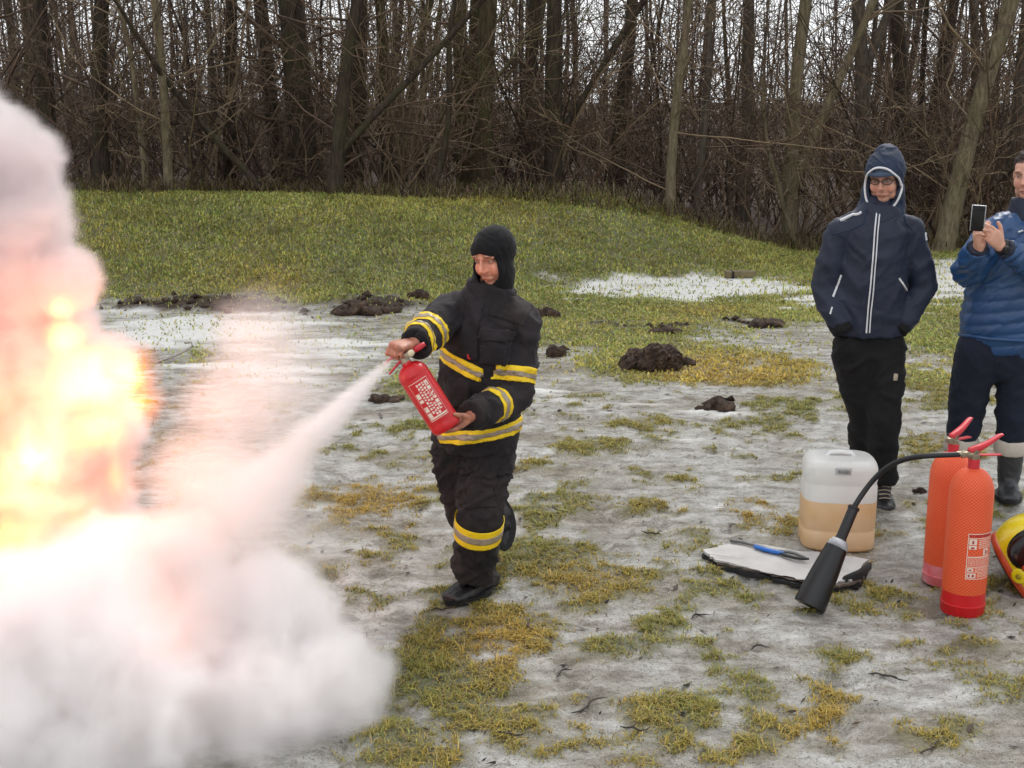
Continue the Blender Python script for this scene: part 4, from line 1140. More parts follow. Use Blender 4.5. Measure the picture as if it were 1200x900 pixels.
def folds(me, amp, freq, seed, stretch=(1, 1, 1), fine=.35, mask=None, diag=.6):
    """cloth creases: narrow raised ridges that run aslant, pushed along the normals"""
    co, nm = coords(me), normals(me); off = Vector((seed * 7.7, seed * 3.3, seed * 1.9)); d = np.empty(len(co)); st = Vector(stretch)
    for i, p in enumerate(co):
        sg = diag if noise.noise(Vector(p) * 2.5 + off) > 0 else -diag
        v = Vector((p[0] * st.x * .75, p[1] * st.y * .75, (p[2] + sg * (p[0] - p[1] * .4)) * st.z)) * freq + off
        w = noise.noise_vector(v * .6) * .35
        a = noise.noise(v + w) / .16; b = noise.noise(v * 2.1 + w * 2 + off) / .16
        d[i] = math.exp(-a * a) + fine * math.exp(-b * b) - .35
    d = d * amp
    if mask is not None: d *= mask(co)
    setco(me, co + nm * d[:, None])
def slab(name, src, p, axis, w, mat, parent, off=.004, near=None, rad=.2, thick=.003):
    """a tape sewn round a garment: the part of its surface between two planes"""
    bm = bmesh.new(); bm.from_mesh(src); ax = Vector(axis).normalized(); p = Vector(p); near = Vector(near) if near is not None else p
    far = [v for v in bm.verts if (v.co - near).length > rad]
    bmesh.ops.delete(bm, geom=far, context='VERTS')
    for sgn in (1, -1):
        geom = bm.verts[:] + bm.edges[:] + bm.faces[:]
        bmesh.ops.bisect_plane(bm, geom=geom, plane_co=p + ax * sgn * w / 2, plane_no=ax * sgn, clear_outer=True)
    bm.normal_update()
    # keep the piece nearest to p
    seen, best = set(), None
    for f in bm.faces:
        if f in seen: continue
        st, comp = [f], []; seen.add(f)
        while st:
            a = st.pop(); comp.append(a)
            for e in a.edges:
                for b in e.link_faces:
                    if b not in seen: seen.add(b); st.append(b)
        dist = min((q.calc_center_median() - near).length for q in comp) - .00002 * len(comp)
        if best is None or dist < best[0]: best = (dist, comp)
    keep = set(best[1]) if best else set()
    bmesh.ops.delete(bm, geom=[f for f in bm.faces if f not in keep], context='FACES')
    for v in bm.verts: v.co += v.normal * off
    g = bmesh.ops.extrude_edge_only(bm, edges=[e for e in bm.edges if e.is_boundary])
    for v in [q for q in g['geom'] if isinstance(q, bmesh.types.BMVert)]:
        pass
    inner = [q for q in g['geom'] if isinstance(q, bmesh.types.BMVert)]
    for v in inner:
        pull = sum((f.normal for f in v.link_faces), Vector())
        v.co -= (v.co - near).normalized() * thick
    return from_bm(name, bm, mat, parent)
def panel(name, src, c, right, up, hw, hh, mat, parent, off=.008, facing=None, rad=.3, edge=.008):
    """a sewn-on patch: the piece of a garment's surface inside a rectangle, raised a little"""
    bm = bmesh.new(); bm.from_mesh(src); c = Vector(c); r = Vector(right).normalized(); u = Vector(up).normalized(); n = Vector(facing).normalized() if facing else r.cross(u)
    bm.normal_update()
    bmesh.ops.delete(bm, geom=[f for f in bm.faces if f.normal.dot(n) < .15 or (f.calc_center_median() - c).length > rad], context='FACES')
    for ax, h in ((r, hw), (u, hh)):
        for sg in (1, -1):
            bmesh.ops.bisect_plane(bm, geom=bm.verts[:] + bm.edges[:] + bm.faces[:], plane_co=c + ax * sg * h, plane_no=ax * sg, clear_outer=True)
    bm.normal_update()
    for v in bm.verts: v.co += v.normal * off
    bd = [e for e in bm.edges if e.is_boundary]
    g = bmesh.ops.extrude_edge_only(bm, edges=bd)
    for v in [q for q in g['geom'] if isinstance(q, bmesh.types.BMVert)]: v.co -= n * (off + edge) * .8
    return from_bm(name, bm, mat, parent)
def shell_with_opening(M, s, grow, inside, voxel=.006, extra=None, thick=.006, smooth=10):
    """cloth hood: head form grown outwards with the face opening cut away; returns mesh and rim loop"""
    bm = bmesh.new(); head_pieces(bm, M, s, grow, face=False)
    if extra: extra(bm)
    me = remesh(bm, voxel, smooth, .6, 'hood'); Mi = M.inverted()
    bm = bmesh.new(); bm.from_mesh(me)
    bmesh.ops.delete(bm, geom=[f for f in bm.faces if inside((Mi @ f.calc_center_median()) / s)], context='FACES')
    bmesh.ops.delete(bm, geom=[v for v in bm.verts if not v.link_faces], context='VERTS')
    for _ in range(6):   # relax the cut edge
        bd = {v for e in bm.edges if e.is_boundary for v in e.verts}; new = {}
        for v in bd:
            nb = [e.other_vert(v).co for e in v.link_edges if e.is_boundary]
            if nb: new[v] = v.co * .4 + sum(nb, Vector()) / len(nb) * .6
        for v, c in new.items(): v.co = c
    edges = [e for e in bm.edges if e.is_boundary]; loop = []
    if edges:
        v0 = edges[0].verts[0]; v, prev = v0, None
        while True:
            loop.append(v.co.copy()); nx = [e for e in v.link_edges if e.is_boundary and e is not prev]
            if not nx: break
            prev = nx[0]; v = prev.other_vert(v)
            if v is v0 or len(loop) > 2000: break
    bm.normal_update(); g = bmesh.ops.extrude_edge_only(bm, edges=edges)
    ctr = M @ (Vector((0, 0, 0)))
    for v in [q for q in g['geom'] if isinstance(q, bmesh.types.BMVert)]: v.co += (ctr - v.co).normalized() * thick * 2.0
    out = bpy.data.meshes.new('hood'); bm.to_mesh(out); bm.free()
    return out, loop
def boot(root, ankle, fwd, L, mat, sole_mat, w=.048, pitch=0.0, shaft=.16, shaft_r=.06, name='boot', lace=None, up=(0, 0, 1)):
    """laced boot with a separate sole; ankle = point over the heel at ankle height (about 0.1 above the sole)"""
    F = frame(ankle, fwd, up); F = F @ Matrix.Rotation(pitch, 4, 'X'); P = lambda *q: F @ Vector(q); X = tuple(F.to_3x3() @ Vector((1, 0, 0)))
    bm = bmesh.new()
    loft(bm, [P(0, -.075, -.06), P(0, -.03, -.052), P(0, .04, -.056), P(0, .11, -.066), P(0, L * .60, -.072)], [(w * .72, .038), (w * .82, .048), (w * .9, .044), (w * 1.05, .034), (w * .8, .022)], X, 18, power=2.6)
    loft(bm, [P(0, -.02, -.06), P(0, -.012, .0), P(0, -.01, shaft)], [(w * .85, .066), (shaft_r * .84, shaft_r * .98), (shaft_r, shaft_r * 1.08)], X, 18)
    loft(bm, [P(0, .0, -.01), P(0, .06, -.042)], [.05, .036], X, 12)
    me = remesh(bm, .007, 5, .5, name); folds(me, .0022, 26, 3)
    o = link(name, me, mat, root)
    bm = bmesh.new(); n = 26; lo, hi = [], []
    for k in range(n):
        a = 2 * math.pi * k / n; yy = math.sin(a); xx = math.cos(a); f = (yy + 1) / 2
        ww = (w + .008) * (.82 + .26 * math.sin(f * math.pi * .9)) ; y_ = -.085 + (L * .66 + .095) * f
        lo.append(bm.verts.new(P(xx ** 1 * ww, y_, -.100 + .012 * max(0, f - .75) * 4 * .5))); hi.append(bm.verts.new(P(xx * (ww + .002), y_ + .002 * yy, -.074 + .010 * max(0, f - .75) * 4 * .5)))
    for k in range(n): bm.faces.new((lo[k], lo[(k + 1) % n], hi[(k + 1) % n], hi[k]))
    bm.faces.new(lo[::-1]); bm.faces.new(hi)
    bmesh.ops.recalc_face_normals(bm, faces=bm.faces)
    from_bm('sole', bm, sole_mat, o, auto=40)
    if lace:
        bv = bvh_of(me)
        for k in range(5):
            y0 = .035 + .018 * k; z0 = .03 - .016 * k
            ribbon('lace', bv, [P(-.03, y0, z0), P(0, y0 + .012, z0 + .01), P(.03, y0, z0)], .006, lace, o, .002, n=8)
    return o

# ------------------------------------------------------------------ firefighter
M_TURN = fabric('turnout_cloth', rgb('221e21'), .85, .28, 700, .35, rgb('40373a'), .5)
M_TURN2 = fabric('turnout_trousers', rgb('211d1f'), .88, .28, 700, .3, rgb('473d38'), .6)
M_KNIT = fabric('black_knit', rgb('141416'), .95, .2, 500, .5)
M_YEL = simple('fluorescent_yellow', rgb('f0cb1a'), .6, var=.1, scale=25, bump=.25, bscale=300, bdist=.001)
M_SILV = simple('grey_reflex', rgb('9b8d7c'), .42, .1, var=.14, scale=40, bump=.2, bscale=300, bdist=.001)
M_BOOT = simple('black_leather', rgb('1c1a1b'), .45, var=.4, scale=30, bump=.4, bscale=60, bdist=.004)
M_SOLE = simple('rubber_sole', rgb('121112'), .7, var=.4, scale=40, bump=.3)
SK1 = rgb('d99a80')
M_SKIN = face_mat('skin', SK1)
def tape(name, src, p, axis, w, parent, near=None, rad=.2):
    y = slab(name, src, p, axis, w, M_YEL, parent, .004, near, rad)
    ax = Vector(axis).normalized()
    slab('reflective_stripe', src, Vector(p), ax, w * .34, M_SILV, y, .0065, near, rad)
def firefighter():
    foot = G(548, 700); root = empty('person', foot); tag(root, 'firefighter in dark turnout suit with yellow stripes and balaclava, aiming an extinguisher', 'person')
    Y0 = foot.y + .03
    A = lambda px, py, dy=0.0: at(px, py, Y0 + dy)
    chest = Vector((-.42, -.90, 0)).normalized(); side = Vector((chest.y, -chest.x, 0))     # side: towards his right? kept for widths
    # head
    face = Vector((-.55, -.80, -.27)); hc = A(579, 301, -.02); HM = frame(hc, face, (-.10, -.04, 1)); hs = .98
    sh_r, el_r, wr_r = A(527, 364, -.02), A(499, 392, -.22), A(485, 402, -.36)
    sh_l, el_l, wr_l = A(612, 381, -.01), A(603, 463, -.10), A(553, 487, -.36)
    hip_r, kn_r, an_r = A(531, 532, .04), A(545, 602, .02), A(584, 606, .42)
    hip_l, kn_l, an_l = A(571, 530, .0), A(562, 608, -.12), A(553, 684, -.01)
    # held extinguisher axis, needed by the hands
    e_top, e_bot = at(477, 427, Y0 - .42), at(525, 502, Y0 - .44)
    ea = (e_bot - e_top).normalized()
    # ---- body
    bm = bmesh.new(); head_pieces(bm, HM, hs, ears=False)
    loft(bm, [hc + Vector((.01, .02, -.06)), A(574, 345, .02), A(566, 400, .02), A(556, 500, .04)], [.056, .062, (.14, .09), (.13, .09)], tuple(side), 16)
    for s, e, w in ((sh_r, el_r, wr_r), (sh_l, el_l, wr_l)): loft(bm, [A(570, 362, .0), s, e, w], [.05, .05, .038, .028], (0, 0, 1), 12)
    for h, k, a in ((hip_r, kn_r, an_r), (hip_l, kn_l, an_l)): loft(bm, [A(553, 515, .04), h, k, a], [.07, .08, .055, .04], (1, 0, 0), 12)
    # right hand squeezes the lever: fist seen from the back, fingers wrapped round
    lev = at(472, 409, Y0 - .42)
    hand_pieces(bm, wr_r + (lev - wr_r) * .08, (lev + Vector((-.015, 0, .012)) - wr_r), (.25, .55, -.75), (-.5, -.5, .2), [(.9, 1.25, .8), (1.0, 1.3, .8), (1.05, 1.3, .9), (1.1, 1.3, .9)], .98, (.2, .9, .5))
    # left hand cups the foot of the cylinder
    tgt = e_bot + ea * .012
    hand_pieces(bm, wr_l + (tgt - wr_l) * .12, (tgt + Vector((-.02, -.01, -.015)) - wr_l), (-.35, .1, .9), (-.2, -.55, .5), [(.25, .35, .3), (.25, .4, .3), (.3, .4, .3), (.35, .45, .3)], 1.0, (.45, .65, .65))
    me = remesh(bm, .0045, 2, .5, 'body', .4); head_tint(me, HM, hs, SK1, rgb('2a1a14'), .55)
    # sooty hands
    co = coords(me); a = me.attributes['tint']; v = np.empty(len(co) * 4, np.float32); a.data.foreach_get('color', v); v = v.reshape(-1, 4)
    dist = np.minimum(np.linalg.norm(co - np.array(lev), axis=1), np.linalg.norm(co - np.array(tgt), axis=1)); k = dist < .2
    soot = np.array([.62, .55, .52]) * (1 - .35 * (np.array([noise.noise(Vector(p) * 45) for p in co[k]]) > .1))[:, None]
    v[k, :3] *= soot; a.data.foreach_set('color', v.ravel())
    link('body', me, M_SKIN, root)
    # ---- jacket
    bm = bmesh.new()
    loft(bm, [A(556, 519, .04), A(557, 500, .03), A(560, 465, .02), A(563, 430, .01), A(567, 395, .0), A(570, 366, .0), A(573, 346, .01)],
         [(.190, .150), (.184, .146), (.172, .142), (.166, .145), (.164, .142), (.135, .115), (.085, .080)], tuple(side), 32, (False, True), 2.2)
    for q, r0 in ((sh_r, .072), (sh_l, .078)): loft(bm, [A(575, 344, .01), A(574, 352, .0).lerp(q, .5), q], [.070, .074, r0], (0, 0, 1), 16)
    loft(bm, [sh_r, sh_r.lerp(el_r, .5), el_r, el_r.lerp(wr_r, .55), wr_r], [.074, .070, .066, .062, .057], (0, 0, 1), 20, (True, False))
    loft(bm, [sh_l, sh_l.lerp(el_l, .5), el_l, el_l.lerp(wr_l, .5), wr_l + (el_l - wr_l) * .05], [.074, .078, .076, .070, .060], (0, 0, 1), 20, (True, False))
    me = remesh(bm, .010, 5, .5, 'jacket')
    folds(me, .013, 6.5, 4, (1, 1, 1.2), .4)
    folds(me, .005, 15, 8, (1, 1, 1.3), .5)
    jk = link('jacket', me, M_TURN, root)
    # sewn tapes
    tape('chest_tape', me, A(538, 428, -.12), (.42, .0, 1), .060, jk, A(527, 421, -.10), .158)
    tape('hem_tape', me, A(556, 503, .0), (-.14, 0, 1), .056, jk, A(575, 499, -.1), .24)
    tape('sleeve_tape', me, sh_l.lerp(el_l, .72), (el_l - sh_l), .062, jk, sh_l.lerp(el_l, .72), .125)
    tape('sleeve_tape', me, el_l.lerp(wr_l, .50), (wr_l - el_l), .062, jk, el_l.lerp(wr_l, .50), .108)
    tape('sleeve_tape', me, sh_r.lerp(el_r, .86), (el_r - sh_r), .058, jk, sh_r.lerp(el_r, .86), .105)
    tape('sleeve_tape', me, el_r.lerp(wr_r, .62), (wr_r - el_r), .050, jk, el_r.lerp(wr_r, .62), .095)
    bv = bvh_of(me)
    fr = lambda px, py: A(px, py, -.14)
    rt = Vector((.9, -.42, 0))
    panel('front_flap', me, A(551, 385, -.13), (1, -.3, -.05), (.06, 0, 1), .036, .125, M_TURN, jk, .008, chest, .3)
    panel('chest_pocket', me, A(580, 410, -.13), (1, -.2, -.12), (.12, 0, 1), .052, .055, M_TURN, jk, .013, chest, .2)
    panel('pocket_flap', me, A(581, 393, -.13), (1, -.2, -.12), (.12, 0, 1), .056, .022, M_TURN, jk, .020, chest, .2)
    panel('chest_pocket', me, A(536, 462, -.13), (1, -.3, 0), (0, 0, 1), .05, .06, M_TURN, jk, .011, chest, .2)
    panel('zip_tab', me, A(550, 418, -.13), (1, 0, 0), (0, 0, 1), .006, .012, M_RED, jk, .014, chest, .2)
    panel('shoulder_yoke', me, A(598, 362, -.08), (1, -.1, -.35), (.35, 0, 1), .075, .045, M_TURN2, jk, .005, (.1, -.8, .55), .2)
    bm = bmesh.new(); loft(bm, [wr_r + (el_r - wr_r) * .25, wr_r + (wr_r - el_r).normalized() * .006], [.060, .055], (0, 0, 1), 20, (False, False)); me2 = remesh(bm, .008, 3); folds(me2, .004, 22, 2); link('cuff', me2, M_KNIT, jk)
    bm = bmesh.new(); loft(bm, [wr_l + (el_l - wr_l) * .2, wr_l + (wr_l - el_l).normalized() * .012], [.064, .060], (0, 0, 1), 20, (False, False)); me2 = remesh(bm, .008, 3); folds(me2, .004, 22, 5); link('cuff', me2, M_TURN2, jk)
    # ---- balaclava and collar
    def neck(bm): loft(bm, [hc + Vector((.004, .012, -.06)), A(576, 336, .02), A(573, 352, .02)], [.084, .092, .104], tuple(side), 20)
    ins = lambda q: q.y > .02 and ((q.x / .064) ** 2 + ((q.z + .026) / .077) ** 2 < 1)
    me, loop = shell_with_opening(HM, hs, .011, ins, .006, neck, .005); folds(me, .0022, 24, 6)
    link('balaclava', me, M_KNIT, root)
    bm = bmesh.new(); loft(bm, [A(572, 358, .01), A(574, 346, .01), A(577, 333, .012)], [(.128, .112), (.112, .100), (.102, .096)], tuple(side), 24, (True, False)); me = remesh(bm, .008, 3); folds(me, .006, 14, 9); link('collar', me, M_TURN, root)
    # ---- trousers
    bm = bmesh.new()
    loft(bm, [A(557, 495, .04), A(554, 520, .04), A(552, 545, .04)], [(.165, .13), (.170, .135), (.150, .12)], tuple(side), 24)
    loft(bm, [hip_r, hip_r.lerp(kn_r, .5), kn_r, kn_r.lerp(an_r, .5), an_r], [.094, .090, .085, .082, .076], (1, 0, 0), 20, (True, False))
    loft(bm, [hip_l, hip_l.lerp(kn_l, .5), kn_l, kn_l.lerp(an_l, .45), kn_l.lerp(an_l, .86)], [.110, .104, .096, .090, .088], (1, 0, 0), 20, (True, False))
    me = remesh(bm, .010, 5, .5, 'trousers'); tz = kn_l.lerp(an_l, .13); calm = lambda c: 1 - .85 * np.exp(-((c[:, 2] - tz.z) / .07) ** 2)
    folds(me, .015, 7, 12, (1, 1, 1.8), .4, calm); folds(me, .007, 16, 15, (1, 1, 1.6), .35, calm)
    tr = link('trousers', me, M_TURN2, root)
    bm = bmesh.new(); loft(bm, [hip_l.lerp(kn_l, .6), kn_l, kn_l.lerp(an_l, .45), kn_l.lerp(an_l, .86)], [.108, .101, .095, .093], (1, 0, 0), 32, (True, False)); lg = remesh(bm, .010, 4, .5, 'leg_form')
    tape('leg_tape', lg, tz, (an_l - kn_l), .092, tr, tz, .2); bpy.data.meshes.remove(lg)
    panel('knee_patch', me, A(559, 580, -.22), (1, 0, 0), (0, 0, 1), .075, .065, M_TURN2, tr, .007, (-.2, -1, 0), .25)
    panel('thigh_pocket', me, A(588, 533, -.06), (.6, -.8, 0), (0, 0, 1), .06, .075, M_TURN2, tr, .012, (.7, -.7, 0), .2)
    # ---- boots
    fl = Vector((-.62, -.78, 0)); ab = Vector(an_l); ab.z = float(gz(foot.x, foot.y)[0]) + .098; boot(root, ab + Vector((.035, .03, 0)), fl, .32, M_BOOT, M_SOLE, .064, 0, .05, .068, lace=M_SOLE)
    bv = None
    boot(root, an_r + Vector((.0, .02, -.01)), Vector((.10, -.42, -.85)), .23, M_BOOT, M_SOLE, .046, 0, .06, .058, up=(-.2, .85, -.35))
    reroot(root)
    # ---- the extinguisher in his hands
    er = empty('fire_extinguisher', e_bot); tag(er, 'red handheld extinguisher held slanted in both hands, spraying powder', 'extinguisher')
    L = (e_bot - e_top).length; R = .060
    zq = (-ea).to_track_quat('Z', 'Y').to_matrix().to_4x4()      # local z runs from foot to valve
    # turn so that local -y looks at the camera
    Mx = Matrix.Translation(e_bot) @ zq
    toc = (Mx.inverted().to_3x3() @ (Vector((0, 0, CAM_H)) - e_bot)); rot = math.atan2(toc.y, toc.x)
    er.matrix_world = Mx @ Matrix.Rotation(rot, 4, 'Z')          # local +x faces the camera
    bm = bmesh.new(); lathe(bm, [(0, .004), (R * .86, .0), (R * .97, .008), (R, .02), (R, .035), (R * .985, .038), (R, .041), (R, L * .80), (R * .99, L * .815), (R * 1.012, L * .825), (R * 1.012, L * .85), (R * .985, L * .87), (R * .86, L * .93), (R * .60, L * .98), (R * .34, L), (R * .30, L + .012), (0, L + .012)], 40); from_bm('cylinder', bm, M_RED, er, auto=45)
    bm = bmesh.new(); lathe(bm, [(0, L), (R * .30, L), (R * .32, L + .012), (R * .26, L + .03), (R * .22, L + .05), (0, L + .052)], 16); box(bm, (0, .02, L + .03), (.022, .06, .022), bevel=.003)
    va = from_bm('valve', bm, M_BRASS, er, auto=40)
    bm = bmesh.new(); lathe(bm, [(0, .0), (.012, 0), (.0135, .012), (.0125, .02), (0, .02)], 14, M=Matrix.Translation((.028, .035, L + .03)) @ Matrix.Rotation(math.pi / 2, 4, 'Y')); from_bm('gauge', bm, simple('cream_plastic', rgb('d8c9a8'), .4), va)
    bm = bmesh.new(); loft(bm, [(.0, .02, L + .05), (.0, .0, L + .060), (0, -.03, L + .055), (0, -.075, L + .045)], [(.012, .010), (.013, .008), (.012, .006), (.010, .004)], (1, 0, 0), 10); from_bm('squeeze_lever', bm, M_REDPL, er)
    bm = bmesh.new(); loft(bm, [(.0, .01, L + .030), (.0, -.03, L + .020), (0, -.075, L + .005)], [(.012, .006), (.012, .005), (.010, .004)], (1, 0, 0), 10); from_bm('carry_handle', bm, M_REDPL, er)
    bm = bmesh.new(); lathe(bm, [(.007, 0), (.010, .0), (.012, .03), (.0085, .055), (.0065, .055), (.006, .03), (.007, 0)], 14, M=Matrix.Translation((.0, .045, L + .03)) @ Matrix.Rotation(-math.pi / 2, 4, 'X')); from_bm('nozzle', bm, M_REDPL, er)
    a0, a1, z0, z1 = -.72, .62, L * .20, L * .76; lb = cyl_patch('label', a0, a1, z0, z1, R + .0008, M_RED, er)
    da, H = a1 - a0, z1 - z0; e = .02
    # print runs along the axis: rows stacked round the girth
    mk = [(a0, a1, z0, z0 + .0022), (a0, a1, z1 - .0022, z1), (a0, a0 + e, z0, z1), (a1 - e, a1, z0, z1)]
    rw = random.Random(4)
    for k, (f0, f1, big) in enumerate(((.06, .26, 1), (.32, .42, 0), (.46, .56, 0), (.60, .70, 0), (.74, .92, 1))):
        z = z1 - .012
        while z > z0 + .02:
            w = rw.uniform(.006, .014) * (1.6 if big else .8)
            if not (big and rw.random() < .12): mk.append((a0 + da * f0, a0 + da * f1, max(z0 + .008, z - w), z))
            z -= w + rw.uniform(.003, .006)
    mk.append((a0 + da * .05, a0 + da * .95, z0 + .006, z0 + .012)); 
    print_marks('print', mk, R + .0014, M_PAPER, lb)
    ink = []
    for k in range(26):
        f = rw.uniform(.07, .88); z = rw.uniform(z0 + .02, z1 - .02); ink.append((a0 + da * f, a0 + da * (f + rw.uniform(.03, .08)), z, z + rw.uniform(.003, .010)))
    print_marks('print', ink, R + .0019, M_RED, lb)
    return root
firefighter()

# ------------------------------------------------------------------ hooded onlooker
M_NAVY = fabric('navy_softshell', rgb('161f33'), .62, .2, 600, .15, spec=.45)
M_NAVY2 = fabric('navy_hood', rgb('222e43'), .65, .25, 600, .2)
M_BLACKT = fabric('black_trousers', rgb('121214'), .85, .3, 600, .15)
M_WHITE = simple('white_piping', rgb('d7d8dc'), .5, var=.06, scale=60)
SK2 = rgb('d2a28c'); M_SKIN2 = face_mat('skin_pale', SK2)
def hooded_man():
    foot = G(1028, 592); root = empty('person', foot); tag(root, 'man in dark navy hooded jacket with white zip, hands in his pockets', 'person')
    Y0 = foot.y + .08
    A = lambda px, py, dy=0.0: at(px, py, Y0 + dy)
    chest = Vector((-.16, -1, 0)).normalized(); side = (1, -.16, 0)
    hc = A(1037, 208, -.01); HM = frame(hc, (-.45, -.86, -.26), (-.05, -.05, 1)); hs = 1.0
    sh_r, el_r, wr_r = A(984, 273, .0), A(966, 336, .02), A(986, 384, -.06)
    sh_l, el_l, wr_l = A(1067, 271, .0), A(1081, 338, .02), A(1054, 382, -.05)
    hip_r, kn_r, an_r = A(998, 405, .0), A(1014, 492, .04), A(1012, 572, .14)
    hip_l, kn_l, an_l = A(1038, 405, .0), A(1035, 490, -.06), A(1034, 566, .0)
    bm = bmesh.new(); head_pieces(bm, HM, hs)
    loft(bm, [hc + Vector((0, .02, -.06)), A(1031, 245, .03), A(1025, 300, .03), A(1020, 390, .04)], [.058, .066, (.15, .09), (.13, .09)], side, 16)
    for s, e, w in ((sh_r, el_r, wr_r), (sh_l, el_l, wr_l)): loft(bm, [A(1027, 260, .02), s, e, w], [.05, .05, .04, .03], (0, 1, 0), 12)
    for h, k, a in ((hip_r, kn_r, an_r), (hip_l, kn_l, an_l)): loft(bm, [A(1020, 395, .03), h, k, a], [.07, .08, .055, .04], (1, 0, 0), 12)
    hand_pieces(bm, wr_r + Vector((.01, .03, 0)), (.30, .22, -.5), (.95, .1, 0), (0, -1, 0), [.3, .3, .35, .4], .95, (.1, .95, .1))
    hand_pieces(bm, wr_l + Vector((-.01, .03, 0)), (-.30, .22, -.5), (-.95, .1, 0), (0, -1, 0), [.3, .3, .35, .4], .95, (.1, .95, .1))
    me = remesh(bm, .0045, 2, .5, 'body', .4); head_tint(me, HM, hs, SK2, rgb('4a3a30'), .5); link('body', me, M_SKIN2, root)
    # jacket
    bm = bmesh.new()
    loft(bm, [A(1016, 392, .02), A(1017, 375, .02), A(1020, 335, .0), A(1023, 300, .0), A(1026, 270, .0), A(1028, 252, .01), A(1031, 240, .02)], [(.186, .140), (.186, .145), (.176, .145), (.168, .145), (.160, .132), (.120, .10), (.085, .08)], side, 32, (False, True), 2.2)
    for q in (sh_r, sh_l): loft(bm, [A(1031, 243, .02), A(1029, 250, .01).lerp(q, .5), q], [.064, .066, .070], (0, 0, 1), 16)
    loft(bm, [sh_r, sh_r.lerp(el_r, .5), el_r, el_r.lerp(wr_r, .5), wr_r], [.074, .076, .074, .070, .060], (0, 1, 0), 20, (True, False))
    loft(bm, [sh_l, sh_l.lerp(el_l, .5), el_l, el_l.lerp(wr_l, .5), wr_l], [.074, .076, .074, .070, .060], (0, 1, 0), 20, (True, False))
    me = remesh(bm, .011, 5, .5, 'jacket'); folds(me, .010, 5.5, 21, (1, 1, 1.1), .35); folds(me, .003, 14, 23)
    jk = link('jacket', me, M_NAVY, root); bv = bvh_of(me)
    fr = lambda px, py: A(px, py, -.2)
    zp = [(1030, 240), (1027, 270), (1025, 300), (1022, 335), (1019, 365), (1017, 390)]
    ribbon('zip_band', bv, [fr(*p) for p in zp], .020, M_NAVY, jk, .004, n=40)
    ribbon('zip_edge', bv, [fr(p[0] - 1.9, p[1]) for p in zp], .007, M_WHITE, jk, .008, n=40); ribbon('zip_edge', bv, [fr(p[0] + 1.7, p[1]) for p in zp], .006, M_WHITE, jk, .008, n=40)
    ribbon('pocket_piping', bv, [fr(986, 322), fr(981, 335), fr(976, 348)], .010, M_WHITE, jk, .006, n=16); ribbon('pocket_piping', bv, [fr(975, 360), fr(973, 368)], .008, M_WHITE, jk, .006, n=8)
    ribbon('pocket_piping', bv, [fr(1053, 326), fr(1058, 333), fr(1062, 340)], .008, M_WHITE, jk, .006, n=12)
    ribbon('shoulder_piping', bv, [A(987, 238, -.1), A(995, 235, -.1), A(999, 233, -.1)], .010, M_WHITE, jk, .006, n=8)
    ribbon('sleeve_badge', bv, [A(1091, 272, -.05), A(1092, 280, -.05)], .018, M_WHITE, jk, .004, n=5)
    ribbon('yoke_seam', bv, [fr(975, 275), fr(1000, 268), fr(1012, 262), fr(1015, 246)], .008, M_NAVY2, jk, .003, n=24); ribbon('yoke_seam', bv, [fr(1070, 270), fr(1062, 262), fr(1058, 246)], .008, M_NAVY2, jk, .003, n=20)
    for w, e in ((wr_r, el_r), (wr_l, el_l)):
        bm = bmesh.new(); loft(bm, [w + (e - w) * .16, w + (w - e).normalized() * .03], [.062, .056], (0, 1, 0), 18, (False, False)); me2 = remesh(bm, .009, 3); folds(me2, .003, 20, 3); link('cuff', me2, M_BLACKT, jk)
    # hood with white piping round the opening
    def drape(bm):
        loft(bm, [hc + Vector((.005, .03, -.05)), A(1034, 238, .04), A(1031, 252, .03)], [(.105, .100), (.115, .105), (.13, .11)], side, 20)
        ball(bm, HM @ Vector((0, -.045, .075)), (.074, .085, .085), HM.to_3x3())
    ins = lambda q: q.y > .012 and ((q.x / .086) ** 2 + ((q.z + .034) / .116) ** 2 < 1)
    me, loop = shell_with_opening(HM, hs, .024, ins, .007, drape, .010); folds(me, .004, 14, 31, (1, 1, 1.6))
    hd = link('hood', me, M_NAVY2, root)
    if loop:
        lp = loop[::2]; lp = [(lp[i - 1] + lp[i] + lp[(i + 1) % len(lp)]) / 3 for i in range(len(lp))]; ctr = HM @ Vector((0, 0, -.02))
        lp = [p + (p - ctr).normalized() * .003 for p in lp]
        bm = bmesh.new(); loft(bm, lp + lp[:1], [.0058] * (len(lp) + 1), tuple(HM.to_3x3() @ Vector((0, 1, 0))), 8, (False, False)); from_bm('white_piping', bm, M_WHITE, hd)
    bm = bmesh.new(); loft(bm, [A(1030, 260, .0), A(1031, 250, .0), A(1033, 241, .005)], [(.120, .110), (.108, .102), (.098, .096)], side, 22, (True, False)); me = remesh(bm, .009, 3); folds(me, .004, 14, 5); link('collar', me, M_NAVY, root)
    # cap under the hood: crown band and curved peak
    L = lambda *p: HM @ Vector(p)
    bm = bmesh.new(); rows = []
    for i in range(13):
        a = (i / 12 - .5) * 2.3; row = []
        for f, dz in ((0, .062), (.5, .060), (1, .052)):
            rr_ = .098 + .062 * f * math.cos(a * .62); row.append(bm.verts.new(L(math.sin(a) * .079 * (1 + .05 * f), math.cos(a) * rr_ + .0, dz - .018 * (a / 1.15) ** 2 + .0)))
        rows.append(row)
    for a, b in zip(rows, rows[1:]):
        for k in range(2): bm.faces.new((a[k], b[k], b[k + 1], a[k + 1]))
    g = bmesh.ops.solidify(bm, geom=bm.faces[:], thickness=.006)
    M_CAP = fabric('cap_cloth', rgb('5b6a80'), .8, .2)
    cap = from_bm('cap_peak', bm, M_CAP, root)
    bm = bmesh.new(); ball(bm, L(0, -.014, .060), (.082, .101, .074), HM.to_3x3(), 24); from_bm('cap', bm, M_CAP, root)
